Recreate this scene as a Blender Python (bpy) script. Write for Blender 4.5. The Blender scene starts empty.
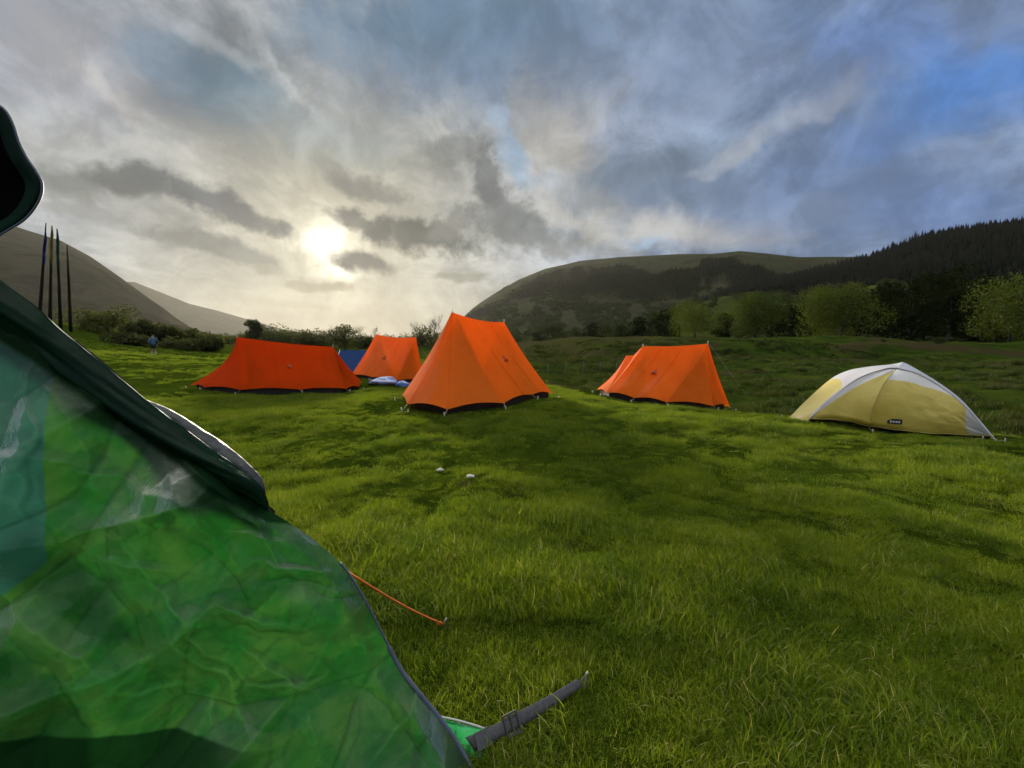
import bpy, bmesh, math, random
import numpy as np
from mathutils import Vector, Matrix

random.seed(7)
rng = np.random.default_rng(11)
PI = math.pi
R = math.radians

sc = bpy.context.scene
COL = sc.collection

# ------------------------------------------------------------------ camera maths
F = 450.0
PITCH = R(5.0)
EYE = 1.2
CP, SP = math.cos(PITCH), math.sin(PITCH)


def ray(px, py):
    a = (px - 512.0) / F
    b = -(py - 384.0) / F
    return Vector((a, CP + b * SP, -SP + b * CP))


def at(px, py, Y):
    """World point seen at a pixel, at forward distance Y."""
    d = ray(px, py)
    return Vector((0, 0, EYE)) + d * (Y / d.y)


# ------------------------------------------------------------------ numpy noise
def _hash(ix, iy, seed):
    ix = ix.astype(np.int64)
    iy = iy.astype(np.int64)
    n = (ix * 374761393 + iy * 668265263 + seed * 974634777) & 0xFFFFFFFF
    n = ((n ^ (n >> 13)) * 1274126177) & 0xFFFFFFFF
    n = (n ^ (n >> 16)) & 0xFFFFFFFF
    return n / 4294967295.0


def vnoise(x, y, seed=0):
    x = np.asarray(x, float)
    y = np.asarray(y, float)
    ix, iy = np.floor(x), np.floor(y)
    fx, fy = x - ix, y - iy
    fx = fx * fx * fx * (fx * (fx * 6 - 15) + 10)
    fy = fy * fy * fy * (fy * (fy * 6 - 15) + 10)
    a = _hash(ix, iy, seed)
    b = _hash(ix + 1, iy, seed)
    c = _hash(ix, iy + 1, seed)
    d = _hash(ix + 1, iy + 1, seed)
    return (a + (b - a) * fx) * (1 - fy) + (c + (d - c) * fx) * fy - 0.5


def fbm(x, y, seed=0, octv=4, gain=0.5):
    s = 0
    amp = 1.0
    for o in range(octv):
        s = s + amp * vnoise(np.asarray(x) * 2 ** o + 17.3 * o, np.asarray(y) * 2 ** o - 9.1 * o, seed + o)
        amp *= gain
    return s


def sstep(a, b, x):
    t = np.clip((np.asarray(x, float) - a) / (b - a), 0, 1)
    return t * t * (3 - 2 * t)


# ------------------------------------------------------------------ terrain height
_ctrl = [(0, 0.2, 0), (0, 1.3, 0), (1.5, 1.5, 0), (-1.5, 1.5, 0), (3, 2.5, -0.02), (1, 4, 0.02), (-2, 4, 0.0),
         (0, -5, 0), (-6, -6, .1), (6, -6, -.2), (14, 0, -.8), (-10, 3, .1), (0, -60, 0), (-60, -30, 1.0), (60, -30, -.8), (-100, 10, 2.5),
         (100, 20, -.3)]
_ctrl_px = [(447, 415, 6.8), (504, 407, 7.4), (402, 402, 8.1), (553, 398, 9.2),
            (560, 393, 11), (650, 404, 10.3), (715, 413, 9.2), (600, 397, 11), (740, 412, 10.2),
            (788, 419, 7.2), (995, 441, 5.9), (905, 432, 6.4), (1015, 437, 6.7),
            (190, 388, 12.3), (245, 392, 12), (345, 393, 12), (358, 392, 12.4),
            (351, 378, 15), (395, 381, 14.4),
            (600, 386, 17), (760, 391, 16), (900, 396, 15), (1020, 424, 8.6), (1020, 390, 18),
            (570, 377, 32), (900, 366, 36), (1020, 368, 36), (700, 366, 40), (800, 357, 55), (1000, 356, 55), (650, 356, 60),
            (560, 345, 80), (700, 343, 75), (850, 343, 75), (1000, 345, 75), (700, 346, 85), (850, 346, 85),
            (560, 340, 110), (800, 343, 110), (1000, 343, 110),
            (100, 352, 24), (190, 353, 38), (156, 357, 32), (250, 356, 40), (330, 361, 38), (440, 366, 35),
            (60, 324, 40), (95, 334, 40), (20, 315, 38), (300, 350, 75), (420, 350, 75), (250, 348, 110), (400, 347, 110), (100, 335, 90)]
for (px_, py_, Y_) in _ctrl_px:
    p_ = at(px_, py_, Y_)
    _ctrl.append((p_.x, p_.y, p_.z))
_C = np.array(_ctrl, float)


def _U(r2):
    return 0.5 * r2 * np.log(r2 + 1e-9)


_n = len(_C)
_K = _U((_C[:, None, 0] - _C[None, :, 0]) ** 2 + (_C[:, None, 1] - _C[None, :, 1]) ** 2) + np.eye(_n) * 1.0
_P = np.c_[np.ones(_n), _C[:, 0], _C[:, 1]]
_A = np.block([[_K, _P], [_P.T, np.zeros((3, 3))]])
_W = np.linalg.solve(_A, np.r_[_C[:, 2], 0, 0, 0])


def rough_mask(x, y):
    """1 on the unmown pasture beyond the lip of the camping meadow."""
    wob = 0.9 * fbm(np.asarray(x) / 2.5, np.asarray(y) / 2.5, 41, 3)
    d = (np.asarray(x) * 0.70 + np.asarray(y) * 0.70) - 8.9 + wob
    d = d - 1.6 * sstep(-0.2, 1.5, 2.2 - np.asarray(x))
    right = sstep(-0.5, 1.6, np.asarray(x) - 0.02 * np.asarray(y))
    return sstep(-0.15, 0.9, d) * right


def terrain(x, y, fine=True):
    x = np.atleast_1d(np.asarray(x, float))
    y = np.atleast_1d(np.asarray(y, float))
    shp = x.shape
    xf, yf = x.ravel(), y.ravel()
    z = _W[_n] + _W[_n + 1] * xf + _W[_n + 2] * yf
    for i in range(_n):
        z = z + _W[i] * _U((xf - _C[i, 0]) ** 2 + (yf - _C[i, 1]) ** 2)
    r = np.hypot(xf, yf)
    z = np.clip(z, -2.5, 5)
    far = 1.0 + 0 * r
    k = sstep(95, 135, r)
    z = z * (1 - k) + far * k
    wb_ = 2.5 * fbm(xf / 14, yf / 14, 15, 3)
    z = z + 1.0 * sstep(57, 60.5, yf + wb_) * (1 - sstep(95, 130, r)) * sstep(7, 14, xf) * (1 - 0.4 * sstep(50, 70, xf))
    if fine:
        amp = 0.5 + 0.5 * sstep(1.0, 3.0, r)
        z = z + amp * (0.095 * fbm(xf / 0.8, yf / 0.8, 3, 3) + 0.06 * fbm(xf / 2.7, yf / 2.7, 9, 2)) * (1 - sstep(30, 60, r))
        rm = rough_mask(xf, yf) * sstep(8.5, 14, r) * (1 - sstep(120, 160, r))
        z = z + rm * (0.30 * fbm(xf / 1.6, yf / 1.6, 5, 3) + 0.5 * fbm(xf / 9, yf / 9, 6, 2) * sstep(14, 30, r))
    return z.reshape(shp)


def tz(x, y):
    return float(terrain([x], [y])[0])


def G(px, py, lift=0.0):
    """Ground point seen at a pixel (march along the ray)."""
    d = ray(px, py)
    hl = math.hypot(d.x, d.y)
    rr = np.concatenate([np.linspace(0.8, 20, 1600), np.linspace(20, 130, 1200)])
    X = d.x / hl * rr
    Yv = d.y / hl * rr
    Z = EYE + d.z / hl * rr
    T = terrain(X, Yv)
    idx = np.where(Z <= T)[0]
    i = idx[0] if len(idx) else len(rr) - 1
    return Vector((X[i], Yv[i], T[i] + lift))


def GY(px, Y, lift=0.0):
    """Ground point in the direction of a pixel column, at forward distance Y."""
    x = (px - 512.0) / F * Y / CP
    return Vector((x, Y, tz(x, Y) + lift))


# ------------------------------------------------------------------ object helpers
def mesh_obj(name, verts, faces, mats=None, parent=None, smooth=True, attrs=None, midx=None):
    me = bpy.data.meshes.new(name)
    me.from_pydata([tuple(v) for v in verts], [], [tuple(f) for f in faces])
    if mats is not None:
        for m in (mats if isinstance(mats, (list, tuple)) else [mats]):
            me.materials.append(m)
    if midx is not None:
        me.polygons.foreach_set('material_index', np.asarray(midx, np.int32))
    if smooth:
        me.polygons.foreach_set('use_smooth', np.ones(len(me.polygons), bool))
    if attrs:
        for k, v in attrs.items():
            a = me.attributes.new(k, 'FLOAT', 'POINT')
            a.data.foreach_set('value', np.asarray(v, np.float32))
    me.update()
    o = bpy.data.objects.new(name, me)
    COL.objects.link(o)
    if parent is not None:
        o.parent = parent
        o.matrix_parent_inverse = parent.matrix_world.inverted()
    return o


def empty(name, loc):
    o = bpy.data.objects.new(name, None)
    o.empty_display_size = 0.3
    COL.objects.link(o)
    o.location = loc
    o.matrix_world = Matrix.Translation(Vector(loc))
    return o


def tag(o, label=None, cat=None, group=None, kind=None):
    if label:
        o['label'] = label
    if cat:
        o['category'] = cat
    if group:
        o['group'] = group
    if kind:
        o['kind'] = kind
    return o


def grid_faces(nu, nv, off=0, wrap=False):
    f = []
    for i in range(nu - 1):
        for j in range(nv if wrap else nv - 1):
            j2 = (j + 1) % nv
            f.append((off + i * nv + j, off + i * nv + j2, off + (i + 1) * nv + j2, off + (i + 1) * nv + j))
    return f


class MB:
    def __init__(s):
        s.v = []
        s.f = []

    def tube(s, pts, rad, n=8, cap=True, flat=1.0, up=None):
        pts = [Vector(p) for p in pts]
        if not hasattr(rad, '__len__'):
            rad = [rad] * len(pts)
        off = len(s.v)
        prev = None
        for i, p in enumerate(pts):
            t = (pts[min(i + 1, len(pts) - 1)] - pts[max(i - 1, 0)])
            if t.length < 1e-9:
                t = Vector((0, 0, 1))
            t.normalize()
            ref = prev if prev is not None else (Vector(up) if up else (Vector((0, 0, 1)) if abs(t.z) < 0.9 else Vector((1, 0, 0))))
            a = ref - t * ref.dot(t)
            if a.length < 1e-6:
                a = t.orthogonal()
            a.normalize()
            prev = a
            b = t.cross(a)
            for k in range(n):
                an = 2 * PI * k / n
                s.v.append(p + (a * math.cos(an) * flat + b * math.sin(an)) * rad[i])
        s.f += grid_faces(len(pts), n, off, True)
        if cap:
            s.f.append(tuple(off + k for k in reversed(range(n))))
            s.f.append(tuple(off + (len(pts) - 1) * n + k for k in range(n)))
        return s

    def box(s, c, sx, sy, sz, M=None):
        off = len(s.v)
        for dx in (-.5, .5):
            for dy in (-.5, .5):
                for dz in (-.5, .5):
                    p = Vector((dx * sx, dy * sy, dz * sz))
                    if M is not None:
                        p = M @ p
                    s.v.append(Vector(c) + p)
        for q in ((0, 1, 3, 2), (4, 6, 7, 5), (0, 4, 5, 1), (2, 3, 7, 6), (0, 2, 6, 4), (1, 5, 7, 3)):
            s.f.append(tuple(off + k for k in q))
        return s

    def grid(s, P):
        """P: list of rows of points"""
        off = len(s.v)
        nu, nv = len(P), len(P[0])
        for row in P:
            s.v += [Vector(p) for p in row]
        s.f += grid_faces(nu, nv, off)
        return s

    def build(s, name, mat, parent=None, smooth=True):
        return mesh_obj(name, s.v, s.f, mat, parent, smooth)


# ------------------------------------------------------------------ materials
def s2l(c):
    return tuple(((x / 255.0) / 12.92 if x / 255.0 <= 0.04045 else ((x / 255.0 + 0.055) / 1.055) ** 2.4) for x in c)


class NB:
    """Small node-building helper."""

    def __init__(s, tree):
        s.t = tree
        s.N = tree.nodes
        s.L = tree.links

    def put(s, sock, v):
        if isinstance(v, bpy.types.NodeSocket):
            s.L.new(v, sock)
        elif v is not None:
            if hasattr(sock.default_value, '__len__') and not hasattr(v, '__len__'):
                v = (v,) * len(sock.default_value)
            if hasattr(v, '__len__') and len(sock.default_value) == 4 and len(v) == 3:
                v = tuple(v) + (1,)
            sock.default_value = v

    def node(s, typ, **kw):
        n = s.N.new(typ)
        for k, v in kw.items():
            setattr(n, k, v)
        return n

    def m(s, op, a, b=None, c=None, clamp=False):
        n = s.node('ShaderNodeMath', operation=op, use_clamp=clamp)
        s.put(n.inputs[0], a)
        if b is not None:
            s.put(n.inputs[1], b)
        if c is not None:
            s.put(n.inputs[2], c)
        return n.outputs[0]

    def vm(s, op, a, b=None, out=0):
        n = s.node('ShaderNodeVectorMath', operation=op)
        s.put(n.inputs[0], a)
        if b is not None:
            s.put(n.inputs['Scale'] if op == 'SCALE' else n.inputs[1], b)
        return n.outputs['Value'] if op in ('DOT_PRODUCT', 'LENGTH') else n.outputs[0]

    def mix(s, f, a, b, blend='MIX'):
        n = s.node('ShaderNodeMix', data_type='RGBA', blend_type=blend)
        s.put(n.inputs[0], f)
        s.put(n.inputs[6], a)
        s.put(n.inputs[7], b)
        return n.outputs[2]

    def ss(s, x, a, b, lo=0.0, hi=1.0):
        n = s.node('ShaderNodeMapRange', interpolation_type='SMOOTHSTEP')
        s.put(n.inputs['Value'], x)
        n.inputs['From Min'].default_value = a
        n.inputs['From Max'].default_value = b
        n.inputs['To Min'].default_value = lo
        n.inputs['To Max'].default_value = hi
        return n.outputs['Result']

    def noise(s, vec, scale, detail=3, rough=0.5, dist=0.0, out='Fac', lac=2.0):
        n = s.node('ShaderNodeTexNoise')
        if vec is not None:
            s.put(n.inputs['Vector'], vec)
        n.inputs['Scale'].default_value = scale
        n.inputs['Detail'].default_value = detail
        n.inputs['Roughness'].default_value = rough
        n.inputs['Distortion'].default_value = dist
        n.inputs['Lacunarity'].default_value = lac
        return n.outputs[out]

    def comb(s, x, y, z):
        n = s.node('ShaderNodeCombineXYZ')
        s.put(n.inputs[0], x)
        s.put(n.inputs[1], y)
        s.put(n.inputs[2], z)
        return n.outputs[0]

    def sep(s, v):
        n = s.node('ShaderNodeSeparateXYZ')
        s.put(n.inputs[0], v)
        return n.outputs

    def bump(s, h, strength, dist):
        n = s.node('ShaderNodeBump')
        n.inputs['Strength'].default_value = strength
        n.inputs['Distance'].default_value = dist
        s.put(n.inputs['Height'], h)
        return n.outputs[0]


def new_mat(name):
    m = bpy.data.materials.new(name)
    m.use_nodes = True
    m.node_tree.nodes.clear()
    nb = NB(m.node_tree)
    out = nb.node('ShaderNodeOutputMaterial')
    return m, nb, out


def pbr(name, col, rough=0.7, col2=None, scale=6.0, metal=0.0, spec=0.3, bump=0.0, bscale=40.0):
    m, nb, out = new_mat(name)
    b = nb.node('ShaderNodeBsdfPrincipled')
    pos = nb.node('ShaderNodeTexCoord').outputs['Object']
    c = col
    if col2 is not None:
        n = nb.noise(pos, scale, 4, 0.6)
        c = nb.mix(nb.ss(n, 0.35, 0.65), col, col2)
    nb.put(b.inputs['Base Color'], c)
    b.inputs['Roughness'].default_value = rough
    b.inputs['Metallic'].default_value = metal
    b.inputs['Specular IOR Level'].default_value = spec
    if bump:
        nb.put(b.inputs['Normal'], nb.bump(nb.noise(pos, bscale, 3), bump, 0.01))
    nb.L.new(b.outputs[0], out.inputs[0])
    return m


def cloth(name, col, tcol, tfac=0.45, gloss=0.06, grough=0.4, col2=None, scale=5.0, bump=0.25, bscale=14.0, bdist=0.01, tcol2=None, sheer=None):
    """Thin fabric: diffuse + translucent + a weak sheen."""
    m, nb, out = new_mat(name)
    pos = nb.node('ShaderNodeTexCoord').outputs['Object']
    n = nb.noise(pos, scale, 5, 0.6, 0.6)
    f = nb.ss(n, 0.35, 0.68)
    c = nb.mix(f, col, col2 if col2 else tuple(x * 0.85 for x in col))
    t = nb.mix(f, tcol, tcol2 if tcol2 else tuple(x * 0.9 for x in tcol))
    h = nb.noise(pos, bscale, 4, 0.55, 0.8)
    nrm = nb.bump(h, bump, bdist)
    d = nb.node('ShaderNodeBsdfDiffuse')
    nb.put(d.inputs['Color'], c)
    nb.put(d.inputs['Normal'], nrm)
    tr = nb.node('ShaderNodeBsdfTranslucent')
    nb.put(tr.inputs['Color'], t)
    nb.put(tr.inputs['Normal'], nrm)
    mx = nb.node('ShaderNodeMixShader')
    mx.inputs[0].default_value = tfac
    nb.L.new(d.outputs[0], mx.inputs[1])
    nb.L.new(tr.outputs[0], mx.inputs[2])
    g = nb.node('ShaderNodeBsdfGlossy')
    g.inputs['Roughness'].default_value = grough
    nb.put(g.inputs['Color'], (0.9, 0.95, 1.0, 1))
    nb.put(g.inputs['Normal'], nrm)
    lw = nb.node('ShaderNodeLayerWeight')
    lw.inputs['Blend'].default_value = 0.25
    gf = nb.m('MULTIPLY_ADD', lw.outputs['Fresnel'], gloss * 3, gloss * 0.6, clamp=True)
    mg = nb.node('ShaderNodeMixShader')
    nb.put(mg.inputs[0], gf)
    nb.L.new(mx.outputs[0], mg.inputs[1])
    nb.L.new(g.outputs[0], mg.inputs[2])
    res = mg.outputs[0]
    if sheer is not None:      # thin nylon lets a little tinted light straight through
        tp = nb.node('ShaderNodeBsdfTransparent')
        nb.put(tp.inputs['Color'], sheer[1])
        ms = nb.node('ShaderNodeMixShader')
        ms.inputs[0].default_value = sheer[0]
        nb.L.new(res, ms.inputs[1])
        nb.L.new(tp.outputs[0], ms.inputs[2])
        res = ms.outputs[0]
    nb.L.new(res, out.inputs[0])
    return m


def leafy(name, c1, c2, tfac=0.35, dead=None, pscale=0.9, gloss=0.012):
    """Leaves / grass: colour varies per blade (attribute tint), per clump and over the field."""
    m, nb, out = new_mat(name)
    at_ = nb.node('ShaderNodeAttribute', attribute_name='tint').outputs['Fac']
    oi = nb.node('ShaderNodeObjectInfo').outputs['Random']
    geo = nb.node('ShaderNodeNewGeometry').outputs['Position']
    n = nb.noise(geo, pscale, 3, 0.6)
    f = nb.m('MULTIPLY_ADD', nb.m('ADD', nb.m('MULTIPLY', n, 0.6), nb.m('MULTIPLY', nb.noise(geo, pscale * 3.1, 2, 0.6), 0.4)), 2.6, -1.0)
    f = nb.m('MULTIPLY_ADD', at_, 0.5, f)
    f = nb.m('MULTIPLY_ADD', oi, 0.5, f)
    f = nb.m('SUBTRACT', f, 0.22, clamp=True)
    c = nb.mix(f, c1, c2)
    if dead is not None:
        c = nb.mix(nb.ss(at_, 0.955, 0.985), c, dead)
    d = nb.node('ShaderNodeBsdfDiffuse')
    nb.put(d.inputs['Color'], c)
    tr = nb.node('ShaderNodeBsdfTranslucent')
    nb.put(tr.inputs['Color'], nb.mix(0.5, c, nb.mix(1.0, c, (1.4, 1.35, 0.5, 1), 'MULTIPLY')))
    mx = nb.node('ShaderNodeMixShader')
    mx.inputs[0].default_value = tfac
    nb.L.new(d.outputs[0], mx.inputs[1])
    nb.L.new(tr.outputs[0], mx.inputs[2])
    g = nb.node('ShaderNodeBsdfGlossy')
    g.inputs['Roughness'].default_value = 0.45
    mg = nb.node('ShaderNodeMixShader')
    mg.inputs[0].default_value = gloss
    nb.L.new(mx.outputs[0], mg.inputs[1])
    nb.L.new(g.outputs[0], mg.inputs[2])
    nb.L.new(mg.outputs[0], out.inputs[0])
    return m


M = {}
M['orange'] = cloth('orange_canvas', (0.78, 0.160, 0.012), (0.98, 0.25, 0.008), 0.44, 0.005, 0.6, (0.74, 0.145, 0.010), 2.0, 0.35, 3.0, 0.03, sheer=(0.12, (1.0, 0.28, 0.02)))
M['orange_red'] = cloth('red_orange_canvas', (0.40, 0.046, 0.002), (0.58, 0.068, 0.002), 0.36, 0.0015, 0.6, (0.37, 0.042, 0.002), 2.0, 0.35, 3.0, 0.03, sheer=(0.07, (1.0, 0.16, 0.02)))
M['orange_dark'] = cloth('orange_patch', (0.30, 0.045, 0.01), (0.3, 0.05, 0.01), 0.2, 0.03)
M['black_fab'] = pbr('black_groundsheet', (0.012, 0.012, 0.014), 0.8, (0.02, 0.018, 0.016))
M['shade_mesh'] = cloth('grey_shade_mesh', (0.05, 0.10, 0.08), (0.05, 0.10, 0.08), 0.3, 0.0, sheer=(0.45, (0.75, 0.9, 0.8)))
M['inner'] = pbr('tan_inner_cotton', (0.16, 0.09, 0.05), 0.9)
M['blue_fab'] = cloth('blue_nylon', (0.007, 0.036, 0.14), (0.010, 0.055, 0.20), 0.3, 0.012, 0.45)
M['yellow'] = cloth('yellow_nylon', (0.57, 0.475, 0.115), (0.72, 0.60, 0.13), 0.35, 0.035, 0.4, (0.54, 0.44, 0.10), 3.0, 0.5, 4.0, 0.02)
M['white_fab'] = cloth('pale_grey_nylon', (0.60, 0.60, 0.66), (0.68, 0.66, 0.68), 0.4, 0.10, 0.35, (0.55, 0.55, 0.61), 3.0, 0.5, 4.0, 0.02)
M['sleeve'] = pbr('grey_violet_sleeve', (0.20, 0.19, 0.25), 0.6)
M['green'] = cloth('green_nylon', (0.030, 0.140, 0.060), (0.018, 0.140, 0.036), 0.46, 0.20, 0.28, (0.085, 0.19, 0.095), 4.5, 0.55, 16.0, 0.012, (0.035, 0.17, 0.035))
M['teal'] = cloth('teal_nylon', (0.035, 0.135, 0.085), (0.015, 0.09, 0.055), 0.4, 0.10, 0.32, (0.05, 0.16, 0.10), 3.0, 0.35, 10.0, 0.01)
M['green_dark'] = cloth('dark_green_nylon', (0.002, 0.014, 0.006), (0.004, 0.03, 0.010), 0.10, 0.014, 0.30, (0.004, 0.021, 0.009), 7.0, 0.18, 14.0, 0.01)
M['green_tab'] = cloth('bright_green_nylon', (0.03, 0.26, 0.09), (0.03, 0.42, 0.12), 0.4, 0.08, 0.35, (0.08, 0.36, 0.15), 30.0, 0.5, 40.0, 0.004)
M['lime'] = cloth('lime_lining', (0.24, 0.36, 0.03), (0.6, 0.8, 0.06), 0.6, 0.04, 0.4)
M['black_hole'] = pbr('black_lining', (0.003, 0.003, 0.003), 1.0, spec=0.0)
M['slate'] = pbr('slate_mesh', (0.022, 0.030, 0.034), 0.5, (0.05, 0.058, 0.064), 30, bump=0.4, bscale=60)
M['piping'] = pbr('grey_blue_piping', (0.08, 0.10, 0.15), 0.55)
M['pale_piping'] = pbr('pale_piping', (0.38, 0.40, 0.40), 0.5)
M['strap'] = pbr('grey_webbing', (0.070, 0.072, 0.080), 0.8, (0.055, 0.058, 0.064), 60, bump=0.5, bscale=300)
M['buckle'] = pbr('black_plastic', (0.03, 0.03, 0.03), 0.35, spec=0.5)
M['cord'] = pbr('orange_cord', (0.75, 0.16, 0.03), 0.6)
M['cord_pale'] = pbr('pale_cord', (0.22, 0.20, 0.14), 0.8)
M['fence_wire'] = pbr('rusty_wire', (0.05, 0.045, 0.04), 0.8)
M['metal'] = pbr('peg_metal', (0.34, 0.33, 0.31), 0.5, metal=0.5)
M['wood'] = pbr('dark_wood', (0.018, 0.014, 0.011), 1.0, (0.012, 0.010, 0.008), 8, spec=0.0)
M['bark'] = pbr('bark', (0.06, 0.05, 0.038), 0.9, (0.035, 0.03, 0.024), 4)
M['flag_blue'] = cloth('blue_flag', (0.015, 0.018, 0.12), (0.015, 0.018, 0.1), 0.2, 0.0)
M['flag_yellow'] = cloth('yellow_flag', (0.14, 0.12, 0.015), (0.12, 0.10, 0.015), 0.2, 0.0)
M['flag_green'] = cloth('dark_green_flag', (0.02, 0.05, 0.03), (0.01, 0.03, 0.02), 0.2, 0.0)
M['skin'] = pbr('skin', (0.24, 0.15, 0.11), 0.6)
M['jacket'] = pbr('blue_jacket', (0.022, 0.062, 0.12), 0.7, (0.03, 0.085, 0.15), 6)
M['shorts'] = pbr('dark_shorts', (0.015, 0.018, 0.025), 0.8)
M['hair'] = pbr('dark_hair', (0.02, 0.015, 0.012), 0.7)
M['boot'] = pbr('brown_boot', (0.04, 0.03, 0.025), 0.7)
M['sock'] = pbr('grey_sock', (0.16, 0.16, 0.15), 0.8)
M['pack'] = pbr('slate_pack', (0.05, 0.09, 0.14), 0.7)
M['sheet'] = cloth('pale_blue_sheet', (0.50, 0.54, 0.72), (0.5, 0.55, 0.8), 0.25, 0.05, 0.4, (0.22, 0.30, 0.62), 5.0)
M['bag'] = cloth('blue_bag', (0.03, 0.09, 0.34), (0.03, 0.09, 0.3), 0.15, 0.08, 0.35)
M['stone'] = pbr('pale_stone', (0.55, 0.53, 0.48), 0.8, (0.4, 0.38, 0.34), 20)
M['grass'] = leafy('grass_blades', (0.050, 0.104, 0.005), (0.160, 0.215, 0.010), 0.46, (0.36, 0.30, 0.13), 0.9)
M['rough_grass'] = leafy('rough_grass_blades', (0.016, 0.034, 0.004), (0.046, 0.062, 0.009), 0.35, (0.13, 0.11, 0.055), 0.35)
M['leaf_spring'] = leafy('spring_leaves', (0.0282, 0.0484, 0.0047), (0.0639, 0.0840, 0.0080), 0.38, None, 0.25)
M['leaf_dark'] = leafy('dark_leaves', (0.0060, 0.0105, 0.0030), (0.0140, 0.0200, 0.0055), 0.10, None, 0.3, gloss=0.0)
M['leaf_bush'] = leafy('bush_leaves', (0.0272, 0.0354, 0.0109), (0.0578, 0.0680, 0.0204), 0.5, None, 0.3)
M['leaf_mid'] = leafy('mid_leaves', (0.0137, 0.0250, 0.0056), (0.0312, 0.0450, 0.0100), 0.3, None, 0.3)
M['needle'] = leafy('conifer_needles', (0.0033, 0.0055, 0.0028), (0.0066, 0.0099, 0.0044), 0.08, None, 0.05, gloss=0.01)


def panel_material():
    m, nb, out = new_mat('green_panel_nylon')
    pos = nb.node('ShaderNodeTexCoord').outputs['Object']
    A_ = lambda k: nb.node('ShaderNodeAttribute', attribute_name=k).outputs['Fac']
    teal = nb.ss(A_('teal'), -0.0015, 0.0015)
    dark = nb.m('MAXIMUM', A_('valance'), nb.ss(A_('band'), -0.012, 0.012))  # valance cloth, plus the painted shade under the roll
    n = nb.ss(nb.noise(pos, 5.0, 5, 0.62, 1.2), 0.36, 0.66)
    n2 = nb.ss(nb.noise(pos, 14.0, 5, 0.65, 1.5), 0.45, 0.72)
    c = nb.mix(n, (0.012, 0.056, 0.020, 1), (0.028, 0.080, 0.032, 1))
    c = nb.mix(nb.m('MULTIPLY', n2, .6), c, (0.062, 0.118, 0.055, 1))
    c = nb.mix(teal, c, nb.mix(n, (0.028, 0.095, 0.070, 1), (0.040, 0.110, 0.080, 1)))
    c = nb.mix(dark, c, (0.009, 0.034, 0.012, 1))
    t = nb.mix(n, (0.007, 0.080, 0.010, 1), (0.030, 0.104, 0.015, 1))
    t = nb.mix(teal, t, (0.012, 0.070, 0.048, 1))
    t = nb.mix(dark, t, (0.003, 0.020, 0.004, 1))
    # creases: sharp-edged cells plus soft ripples
    vo = nb.node('ShaderNodeTexVoronoi', feature='F1', distance='EUCLIDEAN')
    wv = nb.vm('ADD', pos, nb.vm('SCALE', nb.vm('SUBTRACT', nb.noise(pos, 9.0, 3, 0.6, 0.0, 'Color'), (.5, .5, .5)), 0.10))
    nb.put(vo.inputs['Vector'], wv)
    vo.inputs['Scale'].default_value = 9.0
    vo2 = nb.node('ShaderNodeTexVoronoi', feature='F1')
    nb.put(vo2.inputs['Vector'], wv)
    vo2.inputs['Scale'].default_value = 15.0
    rc = nb.sep(vo2.outputs['Color'])
    pale = nb.m('MULTIPLY', nb.ss(rc[1], 0.66, 0.72), nb.ss(nb.noise(pos, 4.0, 3, 0.6), 0.42, 0.60))
    c = nb.mix(nb.m('MULTIPLY', nb.m('MULTIPLY', pale, 0.30), nb.m('SUBTRACT', 1.0, dark)), c, (0.120, 0.190, 0.120, 1))  # pale facets: sky light on tilted cloth painted into the colour
    var = nb.m('MULTIPLY_ADD', nb.sep(vo.outputs['Color'])[0], 0.40, 0.68)
    t = nb.vm('SCALE', t, var)
    cr = A_('crease')
    live = nb.m('SUBTRACT', 1.0, dark)
    c = nb.mix(nb.m('MULTIPLY', nb.m('MULTIPLY', nb.ss(cr, 0.25, 1.0), 0.38), live), c, (0.135, 0.220, 0.125, 1))   # light on the crease ridges painted in as paler cloth
    t = nb.vm('SCALE', t, nb.ss(cr, -1.0, 0.4, 0.62, 1.08))  # crease valleys darkened in the colour, as if shaded
    h = nb.m('ADD', nb.m('MULTIPLY', vo.outputs['Distance'], 1.0), nb.m('MULTIPLY', vo2.outputs['Distance'], 0.35))
    h = nb.m('ADD', h, nb.m('MULTIPLY', nb.noise(pos, 60.0, 4, 0.6, 1.0), 0.35))
    nrm = nb.bump(h, 0.22, 0.012)
    d = nb.node('ShaderNodeBsdfDiffuse')
    tr = nb.node('ShaderNodeBsdfTranslucent')
    g = nb.node('ShaderNodeBsdfGlossy')
    nb.put(d.inputs['Color'], c)
    nb.put(tr.inputs['Color'], t)
    g.inputs['Roughness'].default_value = 0.30
    for q in (d, tr, g):
        nb.put(q.inputs['Normal'], nrm)
    mx = nb.node('ShaderNodeMixShader')
    mx.inputs[0].default_value = 0.5
    nb.L.new(d.outputs[0], mx.inputs[1])
    nb.L.new(tr.outputs[0], mx.inputs[2])
    lw = nb.node('ShaderNodeLayerWeight')
    lw.inputs['Blend'].default_value = 0.3
    nb.put(lw.inputs['Normal'], nrm)
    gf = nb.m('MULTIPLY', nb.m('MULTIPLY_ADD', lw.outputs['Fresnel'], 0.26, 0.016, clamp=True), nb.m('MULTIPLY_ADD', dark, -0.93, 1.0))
    mg = nb.node('ShaderNodeMixShader')
    nb.put(mg.inputs[0], gf)
    nb.L.new(mx.outputs[0], mg.inputs[1])
    nb.L.new(g.outputs[0], mg.inputs[2])
    nb.L.new(mg.outputs[0], out.inputs[0])
    return m


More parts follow.
